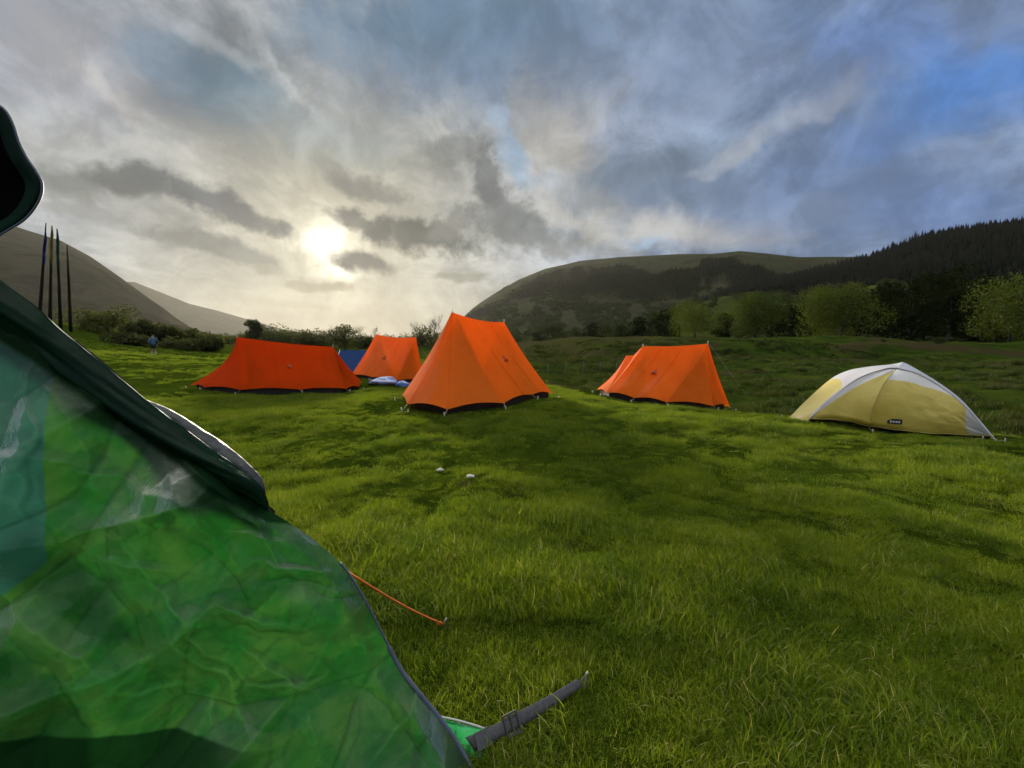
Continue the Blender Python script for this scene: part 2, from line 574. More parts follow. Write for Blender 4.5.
# ------------------------------------------------------------------ ground sheet
def ground_material():
    m, nb, out = new_mat('meadow_ground')
    b = nb.node('ShaderNodeBsdfDiffuse')
    geo = nb.node('ShaderNodeNewGeometry').outputs['Position']
    n1 = nb.noise(geo, 1.1, 4, 0.6)
    n2 = nb.noise(geo, 9.0, 4, 0.65)
    n3 = nb.noise(geo, 0.09, 4, 0.6)
    f = nb.m('ADD', nb.m('MULTIPLY', n1, 0.6), nb.m('MULTIPLY', n2, 0.4))
    meadow = nb.mix(nb.ss(f, 0.36, 0.62), (0.030, 0.055, 0.005, 1), (0.062, 0.095, 0.008, 1))
    meadow = nb.mix(nb.m('MULTIPLY', nb.ss(nb.noise(geo, 1.9, 4, 0.7), 0.58, 0.68), 0.6), meadow, (0.085, 0.070, 0.026, 1))
    rg = nb.mix(nb.ss(nb.noise(geo, 0.35, 5, 0.65), 0.38, 0.62), (0.013, 0.026, 0.004, 1), (0.032, 0.047, 0.007, 1))
    rg = nb.mix(nb.ss(n3, 0.53, 0.64), rg, (0.0341, 0.0286, 0.0132, 1.0000))
    rough = nb.node('ShaderNodeAttribute', attribute_name='rough').outputs['Fac']
    brown = nb.node('ShaderNodeAttribute', attribute_name='bracken').outputs['Fac']
    meadow = nb.mix(nb.ss(nb.noise(geo, 95.0, 3, 0.7), 0.35, 0.7), nb.mix(1.0, meadow, (0.35, 0.35, 0.35, 1), 'MULTIPLY'), meadow)
    c = nb.mix(rough, meadow, rg)
    c = nb.mix(nb.m('MULTIPLY', brown, nb.ss(nb.noise(geo, 0.12, 5, 0.65), 0.30, 0.55)), c, (0.034, 0.033, 0.013, 1))
    nb.put(b.inputs['Color'], c)
    h = nb.m('ADD', nb.noise(geo, 70.0, 4, 0.75), nb.m('MULTIPLY', nb.noise(geo, 1.5, 4, 0.6), 2.0))
    nb.put(b.inputs['Normal'], nb.bump(h, 0.7, 0.06))
    nb.L.new(b.outputs[0], out.inputs[0])
    return m


def build_ground():
    nr, na = 420, 640
    rr = 0.12 * (3700 / 0.12) ** (np.arange(nr) / (nr - 1))
    # finer between 5 and 120 m
    aa = np.linspace(0, 2 * PI, na, endpoint=False)
    X = (rr[:, None] * np.sin(aa)[None, :])
    Y = (rr[:, None] * np.cos(aa)[None, :])
    Z = terrain(X, Y)
    v = np.c_[X.ravel(), Y.ravel(), Z.ravel()]
    v = np.vstack([v, [[0, 0, tz(0, 0)]]])
    i = np.arange(nr - 1)[:, None] * na
    j = np.arange(na)[None, :]
    j2 = (j + 1) % na
    q = np.stack([i + j, i + na + j, i + na + j2, i + j2], -1).reshape(-1, 4)
    me = bpy.data.meshes.new('ground')
    nt = na
    me.vertices.add(len(v))
    me.vertices.foreach_set('co', v.astype(np.float32).ravel())
    tri = np.stack([np.full(na, len(v) - 1), np.arange(na), (np.arange(na) + 1) % na], -1)
    me.loops.add(q.size + tri.size)
    me.loops.foreach_set('vertex_index', np.r_[q.ravel(), tri.ravel()].astype(np.int32))
    me.polygons.add(len(q) + len(tri))
    st = np.r_[np.arange(len(q)) * 4, q.size + np.arange(len(tri)) * 3].astype(np.int32)
    me.polygons.foreach_set('loop_start', st)
    me.update(calc_edges=True)
    me.polygons.foreach_set('use_smooth', np.ones(len(me.polygons), bool))
    rm = np.maximum(rough_mask(v[:, 0], v[:, 1]), sstep(45, 80, np.hypot(v[:, 0], v[:, 1])) * 0.8)
    a = me.attributes.new('rough', 'FLOAT', 'POINT')
    a.data.foreach_set('value', rm.astype(np.float32))
    az = v[:, 0] / np.maximum(v[:, 1], 1.0)
    r = np.hypot(v[:, 0], v[:, 1])
    br = sstep(-0.05, 0.02, az) * (1 - sstep(0.28, 0.45, az)) * sstep(38, 60, r)
    a = me.attributes.new('bracken', 'FLOAT', 'POINT')
    a.data.foreach_set('value', br.astype(np.float32))
    me.materials.append(ground_material())
    o = bpy.data.objects.new('ground', me)
    COL.objects.link(o)
    tag(o, kind='structure')
    return o


build_ground()


# ------------------------------------------------------------------ hills
class Hill:
    def __init__(s, prof, D, R0, zf, power, namp, nscale, seed):
        s.px = np.array([p[0] for p in prof], float)
        s.py = np.array([p[1] for p in prof], float)
        s.D, s.R0, s.zf, s.pw, s.namp, s.ns, s.seed = D, R0, zf, power, namp, nscale, seed

    def dirs(s, px):
        py = np.interp(px, s.px, s.py)
        a = (px - 512.0) / F
        b = -(py - 384.0) / F
        x, y, z = a, CP + b * SP, -SP + b * CP
        hl = np.hypot(x, y)
        return x / hl, y / hl, z / hl

    def pt(s, px, t):
        px = np.asarray(px, float)
        t = np.asarray(t, float)
        dx, dy, el = s.dirs(px)
        D = s.D * (1 + 0.10 * np.sin(px / 170.0 + s.seed))
        r = s.R0 + (D - s.R0) * t
        zc = EYE + el * D
        up = np.clip(t, 0, 1) ** s.pw
        back = np.clip(t - 1, 0, None)
        z = s.zf + (zc - s.zf) * (up - 1.2 * back ** 1.3)
        X, Y = dx * r, dy * r
        w = np.clip(t * 3, 0, 1) * np.clip(np.abs(1 - t) * 3 + 0.06, 0, 1)
        z = z + s.namp * w * fbm(X / s.ns, Y / s.ns, s.seed, 5, 0.55)
        return X, Y, z

    def build(s, name, mat, pa, pb, n=420, m=110, attrs=None):
        px = np.linspace(pa, pb, n)
        t = np.r_[np.linspace(0, 1, m), np.linspace(1.02, 1.8, 24)]
        PX, T = np.meshgrid(px, t, indexing='ij')
        X, Y, Z = s.pt(PX, T)
        v = np.c_[X.ravel(), Y.ravel(), Z.ravel()]
        at_ = {k: fn(PX.ravel(), T.ravel()) for k, fn in (attrs or {}).items()}
        o = mesh_obj(name, v.tolist(), grid_faces(n, len(t)), mat, None, True, at_)
        tag(o, kind='structure')
        return o


def hill_material(name, a, b, c, s1, s2, wood=None):
    m, nb, out = new_mat(name)
    p = nb.node('ShaderNodeBsdfDiffuse')
    geo = nb.node('ShaderNodeNewGeometry').outputs['Position']
    n1 = nb.noise(geo, s1, 6, 0.62, 0.4)
    n2 = nb.noise(geo, s2, 6, 0.68, 0.3)
    col = nb.mix(nb.ss(n1, 0.38, 0.62), a, b)
    col = nb.mix(nb.ss(n2, 0.45, 0.66), col, c)
    if wood is not None:
        w = nb.node('ShaderNodeAttribute', attribute_name='wooded').outputs['Fac']
        col = nb.mix(w, col, wood)
    nb.put(p.inputs['Color'], col)
    nb.put(p.inputs['Normal'], nb.bump(nb.m('ADD', n2, nb.noise(geo, s2 * 5, 5, 0.7)), 1.0, 4.0))
    nb.L.new(p.outputs[0], out.inputs[0])
    return m


H_near_left = Hill([(-1500, 240), (-700, 160), (-300, 172), (-100, 196), (0, 221), (30, 231), (60, 240), (90, 256), (120, 277), (150, 299), (175, 319), (195, 334), (215, 345), (260, 347)],
                   1300, 330, 0.6, 1.15, 26, 160, 2)
H_far_left = Hill([(20, 330), (70, 292), (110, 281), (135, 282), (160, 292), (190, 304), (215, 310), (250, 320), (290, 331), (330, 338), (380, 342), (440, 345), (520, 346)],
                  3500, 2300, 0.6, 1.1, 34, 340, 4)
H_bald = Hill([(430, 346), (452, 330), (468, 313), (480, 303), (500, 290), (520, 279), (545, 269), (580, 261), (620, 257), (680, 254), (712, 254), (740, 251), (762, 253), (800, 257), (850, 257),
               (950, 255), (1100, 262), (1500, 290)], 1500, 260, 0.8, 1.12, 26, 130, 6)
H_ridge = Hill([(430, 347), (500, 345), (545, 338), (600, 322), (660, 306), (720, 292), (780, 280), (830, 268), (870, 257), (895, 248), (930, 236), (980, 228), (1024, 223), (1150, 212), (1400, 212), (2200, 240)],
               720, 170, 0.8, 1.12, 12, 90, 8)


def ridge_wood(px, t):
    edge = np.interp(px, [430, 600, 700, 800, 900, 1024, 1500], [0.90, 0.80, 0.62, 0.45, 0.25, 0.18, 0.15])
    edge = edge + 0.12 * fbm(px / 40.0, t * 6, 22, 3)
    return sstep(0, 0.06, t - edge)


def bald_wood(px, t):
    n = fbm(px / 45.0, t * 5.0, 33, 4)
    lo = np.interp(px, [430, 480, 520, 600, 1000], [0.24, 0.28, 0.30, 0.30, 0.3])
    hi = np.interp(px, [430, 480, 520, 545, 600, 660, 720, 1000], [0.40, 0.42, 0.42, 0.56, 0.62, 0.58, 0.56, 0.55])
    return sstep(0, 0.04, t - lo + 0.10 * n) * (1 - sstep(0, 0.05, t - hi + 0.22 * n))


H_far_left.build('far_mountain', hill_material('far_mountain', (0.0280, 0.0294, 0.0182, 1.0000), (0.0385, 0.0364, 0.0210, 1.0000), (0.0238, 0.0224, 0.0154, 1.0000), 0.004, 0.012), 20, 520, 300, 70)
H_near_left.build('mountain', hill_material('mountain', (0.0204, 0.0216, 0.0132, 1.0000), (0.0300, 0.0282, 0.0168, 1.0000), (0.0156, 0.0156, 0.0108, 1.0000), 0.006, 0.02), -1500, 260, 420, 90)
H_bald.build('hill', hill_material('hill', (0.0330, 0.0390, 0.0185, 1.0000), (0.0410, 0.0415, 0.0230, 1.0000), (0.0240, 0.0260, 0.0160, 1.0000), 0.008, 0.03, (0.0074, 0.0105, 0.0049, 1.0000)), 430, 1500, 520, 120, {'wooded': bald_wood})
H_ridge.build('wooded_hill', hill_material('wooded_hill', (0.022, 0.036, 0.007, 1), (0.040, 0.056, 0.010, 1), (0.028, 0.030, 0.011, 1), 0.010, 0.03, (0.0030, 0.0040, 0.0025, 1)), 430, 2200, 620, 110, {'wooded': ridge_wood})


# ------------------------------------------------------------------ scattering with geometry nodes (stuff only)
def hidden_collection(name, objs):
    c = bpy.data.collections.new(name)
    for o in objs:
        for k in list(o.users_collection):
            k.objects.unlink(o)
        c.objects.link(o)
    return c


def scatter(name, P, rotz, scale, idx, coll, mat, tilt=None):
    n = len(P)
    me = bpy.data.meshes.new(name)
    me.vertices.add(n)
    me.vertices.foreach_set('co', np.asarray(P, np.float32).ravel())
    rot = np.zeros((n, 3), np.float32)
    if tilt is not None:
        rot[:, :2] = tilt
    rot[:, 2] = rotz
    a = me.attributes.new('rot', 'FLOAT_VECTOR', 'POINT')
    a.data.foreach_set('vector', rot.ravel())
    scl = np.asarray(scale, np.float32)
    if scl.ndim == 1:
        scl = np.repeat(scl[:, None], 3, 1)
    a = me.attributes.new('scl', 'FLOAT_VECTOR', 'POINT')
    a.data.foreach_set('vector', scl.ravel())
    a = me.attributes.new('which', 'INT', 'POINT')
    a.data.foreach_set('value', np.asarray(idx, np.int32))
    me.materials.append(mat)
    o = bpy.data.objects.new(name, me)
    COL.objects.link(o)
    ng = bpy.data.node_groups.new(name + '_nodes', 'GeometryNodeTree')
    ng.interface.new_socket('Geometry', in_out='INPUT', socket_type='NodeSocketGeometry')
    ng.interface.new_socket('Geometry', in_out='OUTPUT', socket_type='NodeSocketGeometry')
    N, L = ng.nodes, ng.links
    gi = N.new('NodeGroupInput')
    go = N.new('NodeGroupOutput')
    ip = N.new('GeometryNodeInstanceOnPoints')
    ci = N.new('GeometryNodeCollectionInfo')
    ci.inputs['Collection'].default_value = coll
    ci.inputs['Separate Children'].default_value = True
    ci.inputs['Reset Children'].default_value = True

    def attr(nm, typ):
        q = N.new('GeometryNodeInputNamedAttribute')
        q.data_type = typ
        q.inputs['Name'].default_value = nm
        return q.outputs['Attribute']
    L.new(gi.outputs[0], ip.inputs['Points'])
    L.new(ci.outputs[0], ip.inputs['Instance'])
    ip.inputs['Pick Instance'].default_value = True
    L.new(attr('which', 'INT'), ip.inputs['Instance Index'])
    L.new(attr('rot', 'FLOAT_VECTOR'), ip.inputs['Rotation'])
    L.new(attr('scl', 'FLOAT_VECTOR'), ip.inputs['Scale'])
    L.new(ip.outputs[0], go.inputs[0])
    md = o.modifiers.new('scatter', 'NODES')
    md.node_group = ng
    tag(o, kind='stuff')
    return o


def blade_clump(name, nbl, rad, h0, h1, w, mat, lean=0.5, seg=3, seed=0, lay=0.0):
    g = np.random.default_rng(seed)
    V, Fc, tint = [], [], []
    comb = g.uniform(0, 2 * PI)
    for k in range(nbl):
        rr = rad * math.sqrt(g.random())
        an = g.uniform(0, 2 * PI)
        x, y = rr * math.cos(an), rr * math.sin(an)
        h = g.uniform(h0, h1) * (1 - 0.3 * (rr / rad) ** 2)
        dr = comb + g.normal(0, 1.1)
        ln = abs(g.normal(0, lean)) + lay
        ww = w * g.uniform(0.6, 1.3)
        f = g.uniform(0, 2 * PI)
        sx, sy = math.cos(f) * ww / 2, math.sin(f) * ww / 2
        off = len(V)
        tv = g.random()
        px, pz = 0.0, -0.012
        ang = ln * 0.3
        for q in range(seg):
            taper = 1 - 0.72 * (q / seg) ** 1.5
            cx, cy = x + math.cos(dr) * px, y + math.sin(dr) * px
            V.append((cx - sx * taper, cy - sy * taper, pz))
            V.append((cx + sx * taper, cy + sy * taper, pz))
            tint += [tv, tv]
            st = (h + 0.012) / seg
            px += math.sin(ang) * st
            pz += math.cos(ang) * st
            ang += ln * 0.75
        V.append((x + math.cos(dr) * px, y + math.sin(dr) * px, pz))
        tint.append(tv)
        for q in range(seg - 1):
            a = off + q * 2
            Fc.append((a, a + 1, a + 3, a + 2))
        a = off + (seg - 1) * 2
        Fc.append((a, a + 1, off + seg * 2))
    return mesh_obj(name, V, Fc, mat, None, True, {'tint': tint})


# ------------------------------------------------------------------ trees
def quad_cloud(centers, sizes, g, flat=0.0):
    """Leaf-sized quads (bent into two triangles) at the given centres."""
    n = len(centers)
    d1 = g.normal(size=(n, 3))
    d1 /= np.linalg.norm(d1, axis=1)[:, None]
    d2 = g.normal(size=(n, 3))
    d2 -= (d2 * d1).sum(1)[:, None] * d1
    d2 /= np.linalg.norm(d2, axis=1)[:, None]
    s = np.asarray(sizes)[:, None]
    up = np.cross(d1, d2) * s * 0.35
    a = centers - d1 * s
    b = centers - d2 * s * 0.6 + up
    c = centers + d1 * s
    d = centers + d2 * s * 0.6 + up
    V = np.stack([a, b, c, d], 1).reshape(-1, 3)
    i = np.arange(n) * 4
    Fq = np.stack([i, i + 1, i + 2, i + 3], -1)
    return V, Fq


def trunk_mesh(H, r0, g, limbs, top=0.8, lean=0.0):
    mb = MB()
    pts = [Vector((0, 0, -0.3))]
    x = y = 0.0
    k = 7
    for i in range(1, k + 1):
        x += g.normal(0, 0.02 * H) + lean * H / k
        y += g.normal(0, 0.02 * H)
        pts.append(Vector((x, y, H * top * i / k)))
    rad = [r0 * (1 - 0.85 * i / k) for i in range(k + 1)]
    rad[0] *= 1.3
    mb.tube(pts, rad, 7)
    ends = []
    for j in range(limbs):
        t = g.uniform(0.22, 0.95)
        i = int(t * k)
        p = pts[i].lerp(pts[min(i + 1, k)], t * k - i)
        an = 2 * PI * j / limbs + g.uniform(-.4, .4)
        ln = H * g.uniform(0.22, 0.42) * (1.15 - 0.6 * t)
        d = Vector((math.cos(an), math.sin(an), g.uniform(0.35, 0.9)))
        d.normalize()
        q = [p]
        for s in range(1, 5):
            q.append(p + d * (ln * s / 4) + Vector((g.normal(0, .02 * H), g.normal(0, .02 * H), 0.02 * H * s * s / 8)))
        rr = r0 * (1 - 0.85 * t) * 0.6
        mb.tube(q, [rr, rr * .75, rr * .5, rr * .32, rr * .12], 5)
        ends.append(q)
    return mb, ends


def make_tree(name, H, W, mat, seed, nleaf=2600, leaf=0.16, label=None, cat='tree', group=None, base=0.12, lobes=16, loc=(0, 0, 0), sparse=0.0, dense_top=0.0):
    g = np.random.default_rng(seed)
    root = empty(name, (0, 0, 0))
    mb, ends = trunk_mesh(H, 0.028 * H, g, 9 if not sparse else 16)
    tr = mb.build('trunk', M['bark'], root)
    # crown: uneven lobes; leaves sit mostly near each lobe's skin
    C = []
    S = []
    T = []
    cz0 = base * H
    for k in range(lobes):
        u = g.random()
        z = cz0 + (H * 0.93 - cz0) * (0.12 + 0.80 * u)
        prof = math.sin(PI * min(1, 0.12 + 0.86 * (z - cz0) / (H - cz0))) ** 0.7
        an = g.uniform(0, 2 * PI)
        rr = W / 2 * prof * g.uniform(0.15, 0.74)
        rad = W * g.uniform(0.13, 0.24)
        c = np.array([rr * math.cos(an), rr * math.sin(an), z])
        n = int(nleaf / lobes * (rad / (W * 0.185)) ** 2)
        d = g.normal(size=(n, 3))
        d /= np.linalg.norm(d, axis=1)[:, None]
        q = rad * g.uniform(0.35, 1.12, n) ** 0.6
        pts = c + d * q[:, None] * np.array([1, 1, 0.8])
        C.append(pts)
        S.append(leaf * g.uniform(0.6, 1.5, n))
        T.append(np.clip(0.5 + 0.22 * g.normal() + 0.18 * g.normal(size=n), 0, 0.92))
    C = np.vstack(C)
    S = np.concatenate(S)
    T = np.concatenate(T)
    keep = C[:, 2] > 0.04 * H
    C, S, T = C[keep], S[keep], T[keep]
    if sparse:
        kk = g.random(len(C)) > sparse
        C, S, T = C[kk], S[kk] * 0.7, T[kk]
    V, Fq = quad_cloud(C, S, g)
    mesh_obj('crown', V.tolist(), Fq.tolist(), mat, root, False, {'tint': np.repeat(T, 4)})
    tag(root, label, cat, group)
    root.location = loc
    return root


def make_bare_tree(name, H, W, seed, label, group=None, loc=(0, 0, 0)):
    g = np.random.default_rng(seed)
    root = empty(name, (0, 0, 0))
    mb, ends = trunk_mesh(H, 0.022 * H, g, 12)
    mb.build('trunk', M['bark'], root)
    tw = MB()
    for q in ends:
        for k in range(9):
            t = g.uniform(0.25, 1.0)
            i = min(3, int(t * 4))
            p = q[i].lerp(q[i + 1], t * 4 - i)
            d = Vector((g.normal(), g.normal(), abs(g.normal()) + 0.8)).normalized()
            ln = H * g.uniform(0.10, 0.24)
            e = p + d * ln + Vector((0, 0, 0.02 * H))
            r = 0.0030 * H
            tw.tube([p, p + d * ln * .5, e], [r, r * .7, r * .3], 3, False)
            for z in range(3):
                d2 = (d + Vector((g.normal(), g.normal(), g.normal())) * 0.7).normalized()
                p2 = p + d * ln * g.uniform(.3, .95)
                tw.tube([p2, p2 + d2 * ln * .5], [r * .6, r * .2], 3, False)
    tw.build('twigs', M['bark'], root)
    tag(root, label, 'tree', group)
    root.location = loc
    return root


def copy_tree(root, loc, rz=0.0, scale=1.0, label=None, group=None):
    r = root.copy()
    COL.objects.link(r)
    r.location = loc
    r.rotation_euler = (0, 0, rz)
    r.scale = (scale,) * 3 if not hasattr(scale, '__len__') else scale
    for ch in list(root.children):
        c = ch.copy()
        COL.objects.link(c)
        c.parent = r
        c.matrix_parent_inverse = ch.matrix_parent_inverse.copy()
    if label:
        r['label'] = label
    if group:
        r['group'] = group
    return r


def hz(px, Y, py_top):
    """height of a thing standing at (px, Y) whose top is seen at row py_top"""
    b = GY(px, Y)
    return at(px, py_top, Y).z - b.z, b


# the light green spring trees on the right, in front of the wooded hill
for i, (px, Y, top, wpx, lab, sd) in enumerate([
        (693, 78, 303, 66, 'low broad light green tree above the ridge of the right-hand orange tent', 101),
        (753, 92, 292, 56, 'round light green tree standing alone left of the biggest spring tree', 102),
        (834, 88, 282, 84, 'biggest light green spring tree, two-lobed, behind the yellow tent', 103),
        (1006, 80, 279, 92, 'light green spring tree at the right edge of the photo', 104)]):
    h, b = hz(px, Y, top)
    make_tree('spring_tree', h, wpx * Y / F, M['leaf_spring'], sd, 8200, 0.011 * h * 1.35, lab, 'tree', 'light green spring trees', 0.10, 22, b)

# dark woodland between and behind them
dk = []
for k, (H_, W_) in enumerate([(9, 8), (10, 7), (8, 9)]):
    dk.append(make_tree('woodland_tree', H_, W_, M['leaf_dark'], 200 + k, 2600, 0.20, 'x', 'tree', 'dark trees below the wooded hill', 0.06, 16))
_wood = [(668, 120, 308, 'dark tree just left of the low broad light green tree'),
         (722, 125, 310, 'dark tree in the gap left of the round light green tree'),
         (784, 120, 300, 'dark tree in the gap right of the round light green tree'),
         (800, 135, 303, 'smaller dark tree touching the left side of the biggest spring tree'),
         (882, 130, 276, 'tall dark tree right beside the biggest spring tree'),
         (903, 112, 290, 'rounded dark tree, second to the right of the biggest spring tree'),
         (926, 135, 272, 'broad dark tree in the middle of the dark wood at right'),
         (946, 115, 284, 'dark tree in front of the broad one in the dark wood'),
         (966, 140, 268, 'tall dark tree left of the spring tree at the right edge'),
         (985, 125, 280, 'dark tree half hidden behind the spring tree at the right edge'),
         (1040, 130, 262, 'dark tree outside the right edge of the wood'),
         (860, 150, 286, 'dark tree peeping over the right shoulder of the biggest spring tree')]
for k, (px, Y, top, lab) in enumerate(_wood):
    h, b = hz(px, Y, top)
    s = h / [9, 10, 8][k % 3]
    if k < 3:
        dk[k].location = b
        dk[k].scale = (s,) * 3
        dk[k]['label'] = lab
    else:
        copy_tree(dk[k % 3], b, k * 1.3, s, lab)

# small scrub trees above the brown bank
scr = []
for k in range(3):
    scr.append(make_tree('scrub_tree', 4.0, 4.6, [M['leaf_mid'], M['leaf_dark'], M['leaf_mid']][k], 300 + k, 1100, 0.13, 'x', 'tree', 'scrub trees above the brown bank', 0.03, 12))
_scrub = [(520, 140, 334, 'low scrub tree nearest the ridge of the middle orange tent'), (537, 150, 331, 'rounded scrub tree above the left end of the brown bank'),
          (553, 145, 324, 'dark upright scrub tree above the brown bank'), (572, 150, 326, 'scrub tree right of the dark upright one'),
          (590, 135, 322, 'tall dark scrub tree above the middle of the brown bank'), (606, 150, 324, 'broad scrub tree above the brown bank'),
          (622, 140, 321, 'scrub tree above the low shoulder of the right-hand orange tent'), (640, 135, 316, 'green scrub tree just left of the light green trees'),
          (655, 150, 313, 'scrub tree behind the ridge of the right-hand orange tent')]
for k, (px, Y, top, lab) in enumerate(_scrub):
    h, b = hz(px, Y, top)
    s = h / 4.0
    if k < 3:
        o = scr[k]
        o.location = b
        o['label'] = lab
    else:
        o = copy_tree(scr[k % 3], b, k * 1.1, s, lab)
    o.scale = (s * 1.25, s * 1.25, s)

# shrubs along the dark bank behind the yellow tent
sh0 = make_tree('bank_shrub', 1.0, 1.6, M['leaf_mid'], 330, 900, 0.055, 'x', 'shrub', 'shrubs on the bank behind the yellow tent', 0.0, 11)
_shr = [(936, 62, 337, 'pale rounded shrub on the bank, right of the yellow tent top'), (915, 66, 341, 'low shrub on the bank straight above the yellow tent'),
        (960, 68, 344, 'small shrub at the right end of the dark bank'), (880, 64, 343, 'low shrub on the bank above the left half of the yellow tent'),
        (760, 60, 346, 'small shrub on the bank under the round light green tree'), (726, 57, 347, 'small shrub beside the right-hand orange tent ridge')]
for k, (px, Y, top, lab) in enumerate(_shr):
    h, b = hz(px, Y, top)
    h = max(h, .5)
    o = sh0 if k == 0 else copy_tree(sh0, b, k * 1.7, h, lab)
    o.location = b
    o.scale = (h * 1.2, h * 1.2, h)
    o['label'] = lab

# bushes on the left, behind the walking person
_lb = [(112, 42, 311, 62, 'widest dark bush, right of the four flagpoles', 410), (143, 41, 322, 30, 'rounded bush just left of the walking person', 411),
       (131, 38, 338, 40, 'low bush at the foot of the widest dark bush', 415),
       (169, 44, 327, 30, 'upright bush just right of the walking person', 412), (190, 45, 330, 32, 'second bush right of the walking person', 413),
       (211, 42, 336, 36, 'round bush beside the left bell end of the red orange tent', 414), (180, 40, 345, 46, 'low bush in front of the bushes right of the person', 416)]
for (px, Y, top, wpx, lab, sd) in _lb:
    h, b = hz(px, Y, top)
    make_tree('bush', h, wpx * Y / F * 1.12, M['leaf_bush'], sd, 3000, 0.10, lab, 'bush', 'bushes on the left of the meadow', 0.0, 14, b)

# tree row behind the far tents
_tr = [(256, 85, 318, 24, 'round dark tree rising over the peak of the red orange tent', 430, 0), (276, 95, 330, 30, 'tree right of the round dark one in the far row', 431, 0),
       (298, 100, 333, 30, 'low tree in the middle of the far row', 432, 0), (318, 92, 332, 26, 'tree above the right end of the red orange tent ridge', 433, 0),
       (347, 88, 328, 26, 'full green tree above the blue tent', 434, 0), (366, 96, 334, 18, 'small tree between the blue tent and the far orange tent', 435, 0),
       (428, 86, 330, 26, 'dark tree left of the middle orange tent peak', 437, 0), (446, 95, 334, 24, 'dark tree behind the middle orange tent', 438, 0),
       (408, 110, 338, 26, 'low dark tree behind the far orange tent', 439, 0), (388, 112, 339, 26, 'low tree hidden behind the far orange tent ridge', 440, 0),
       (266, 104, 334, 30, 'low tree filling the gap right of the round dark one', 441, 0), (287, 92, 335, 30, 'bushy tree left of the middle of the far row', 442, 0), (308, 90, 336, 28, 'bushy tree above the ridge of the red orange tent', 443, 0),
       (328, 102, 335, 26, 'low tree left of the full green tree', 444, 0), (357, 104, 337, 24, 'low tree right of the full green tree', 445, 0), (238, 95, 338, 30, 'low tree at the left end of the far row', 446, 0), (224, 80, 342, 30, 'bush between the far row and the left bushes', 447, 0)]
for (px, Y, top, wpx, lab, sd, sp) in _tr:
    h, b = hz(px, Y, top)
    make_tree('row_tree', h, wpx * Y / F * (1.0 if sd == 430 else 1.6), M['leaf_bush'], sd, 1900, 0.17, lab, 'tree', 'row of trees behind the far tents', 0.05, 13, b)
_br = [(331, 90, 325, 18, 'bare tree left of the full green tree', 450), (362, 94, 326, 16, 'thin bare tree above the blue tent', 451), (376, 98, 327, 14, 'thin bare tree by the left end of the far orange tent ridge', 452),
       (418, 92, 322, 22, 'bare spreading tree left of the middle orange tent', 453), (436, 88, 316, 26, 'bare twiggy tree beside the middle orange tent peak', 454)]
for (px, Y, top, wpx, lab, sd) in _br:
    h, b = hz(px, Y, top)
    make_bare_tree('bare_tree', h, wpx * Y / F, sd, lab, 'bare trees behind the far tents', b)


# conifers: a skyline row one can tell apart, the rest of the forest is one mass
def conifer_mesh(H, W, seed, layers=11):
    g = np.random.default_rng(seed)
    C, S, T = [], [], []
    V, Fc = [], []
    tint = []
    for k in range(layers):
        t = k / (layers - 1)
        z = H * (0.06 + 0.92 * t)
        r = W / 2 * (1 - t) ** 0.85 + 0.12
        n = int(5 + 7 * (1 - t))
        a0 = g.uniform(0, 6.3)
        for j in range(n):
            an = a0 + 2 * PI * j / n + g.normal(0, .2)
            rr = r * g.uniform(0.7, 1.25)
            dz = -0.35 * rr * g.uniform(.5, 1.3)
            wd = rr * 0.42
            ca, sa = math.cos(an), math.sin(an)
            o = len(V)
            V += [(0, 0, z + 0.08 * H), (ca * rr * .55 - sa * wd, sa * rr * .55 + ca * wd, z + dz * .5), (ca * rr, sa * rr, z + dz), (ca * rr * .55 + sa * wd, sa * rr * .55 - ca * wd, z + dz * .5)]
            Fc.append((o, o + 1, o + 2, o + 3))
            tint += [g.random() * 0.9] * 4
    V.append((0, 0, H))
    tint.append(.5)
    return V, Fc, tint


CONI = []
for k in range(4):
    V, Fc, ti = conifer_mesh(10, [4.4, 3.6, 4.9, 4.0][k], 500 + k)
    CONI.append((V, Fc, ti))
con0 = []
for k in range(4):
    root = empty('conifer', (0, 0, 0))
    MB().tube([(0, 0, -0.6), (0, 0, 4.0), (0, 0, 9.4)], [.22, .15, .04], 5).build('trunk', M['bark'], root)
    mesh_obj('crown', CONI[k][0], CONI[k][1], M['needle'], root, False, {'tint': CONI[k][2]})
    tag(root, 'dark conifer in the skyline row along the wooded ridge', 'tree', 'conifers along the skyline of the wooded ridge')
    con0.append(root)
_pxs = np.concatenate([[786, 792, 796, 806, 828, 842], np.arange(862, 1060, 2.9)])
for k, px in enumerate(_pxs):
    px = px + random.uniform(-1.5, 1.5)
    X, Y, Z = H_ridge.pt([px], [0.985 + random.uniform(-.02, .015)])
    s = random.uniform(0.55, 1.0) if px > 860 else random.uniform(0.5, .8)
    s *= 1 + 1.1 * float(fbm([px / 14.0], [3.3], 19, 2)[0])
    loc = (X[0], Y[0], Z[0])
    if k < 4:
        con0[k].location = loc
        con0[k].scale = (s,) * 3
    else:
        copy_tree(con0[k % 4], loc, k * 0.9, s)

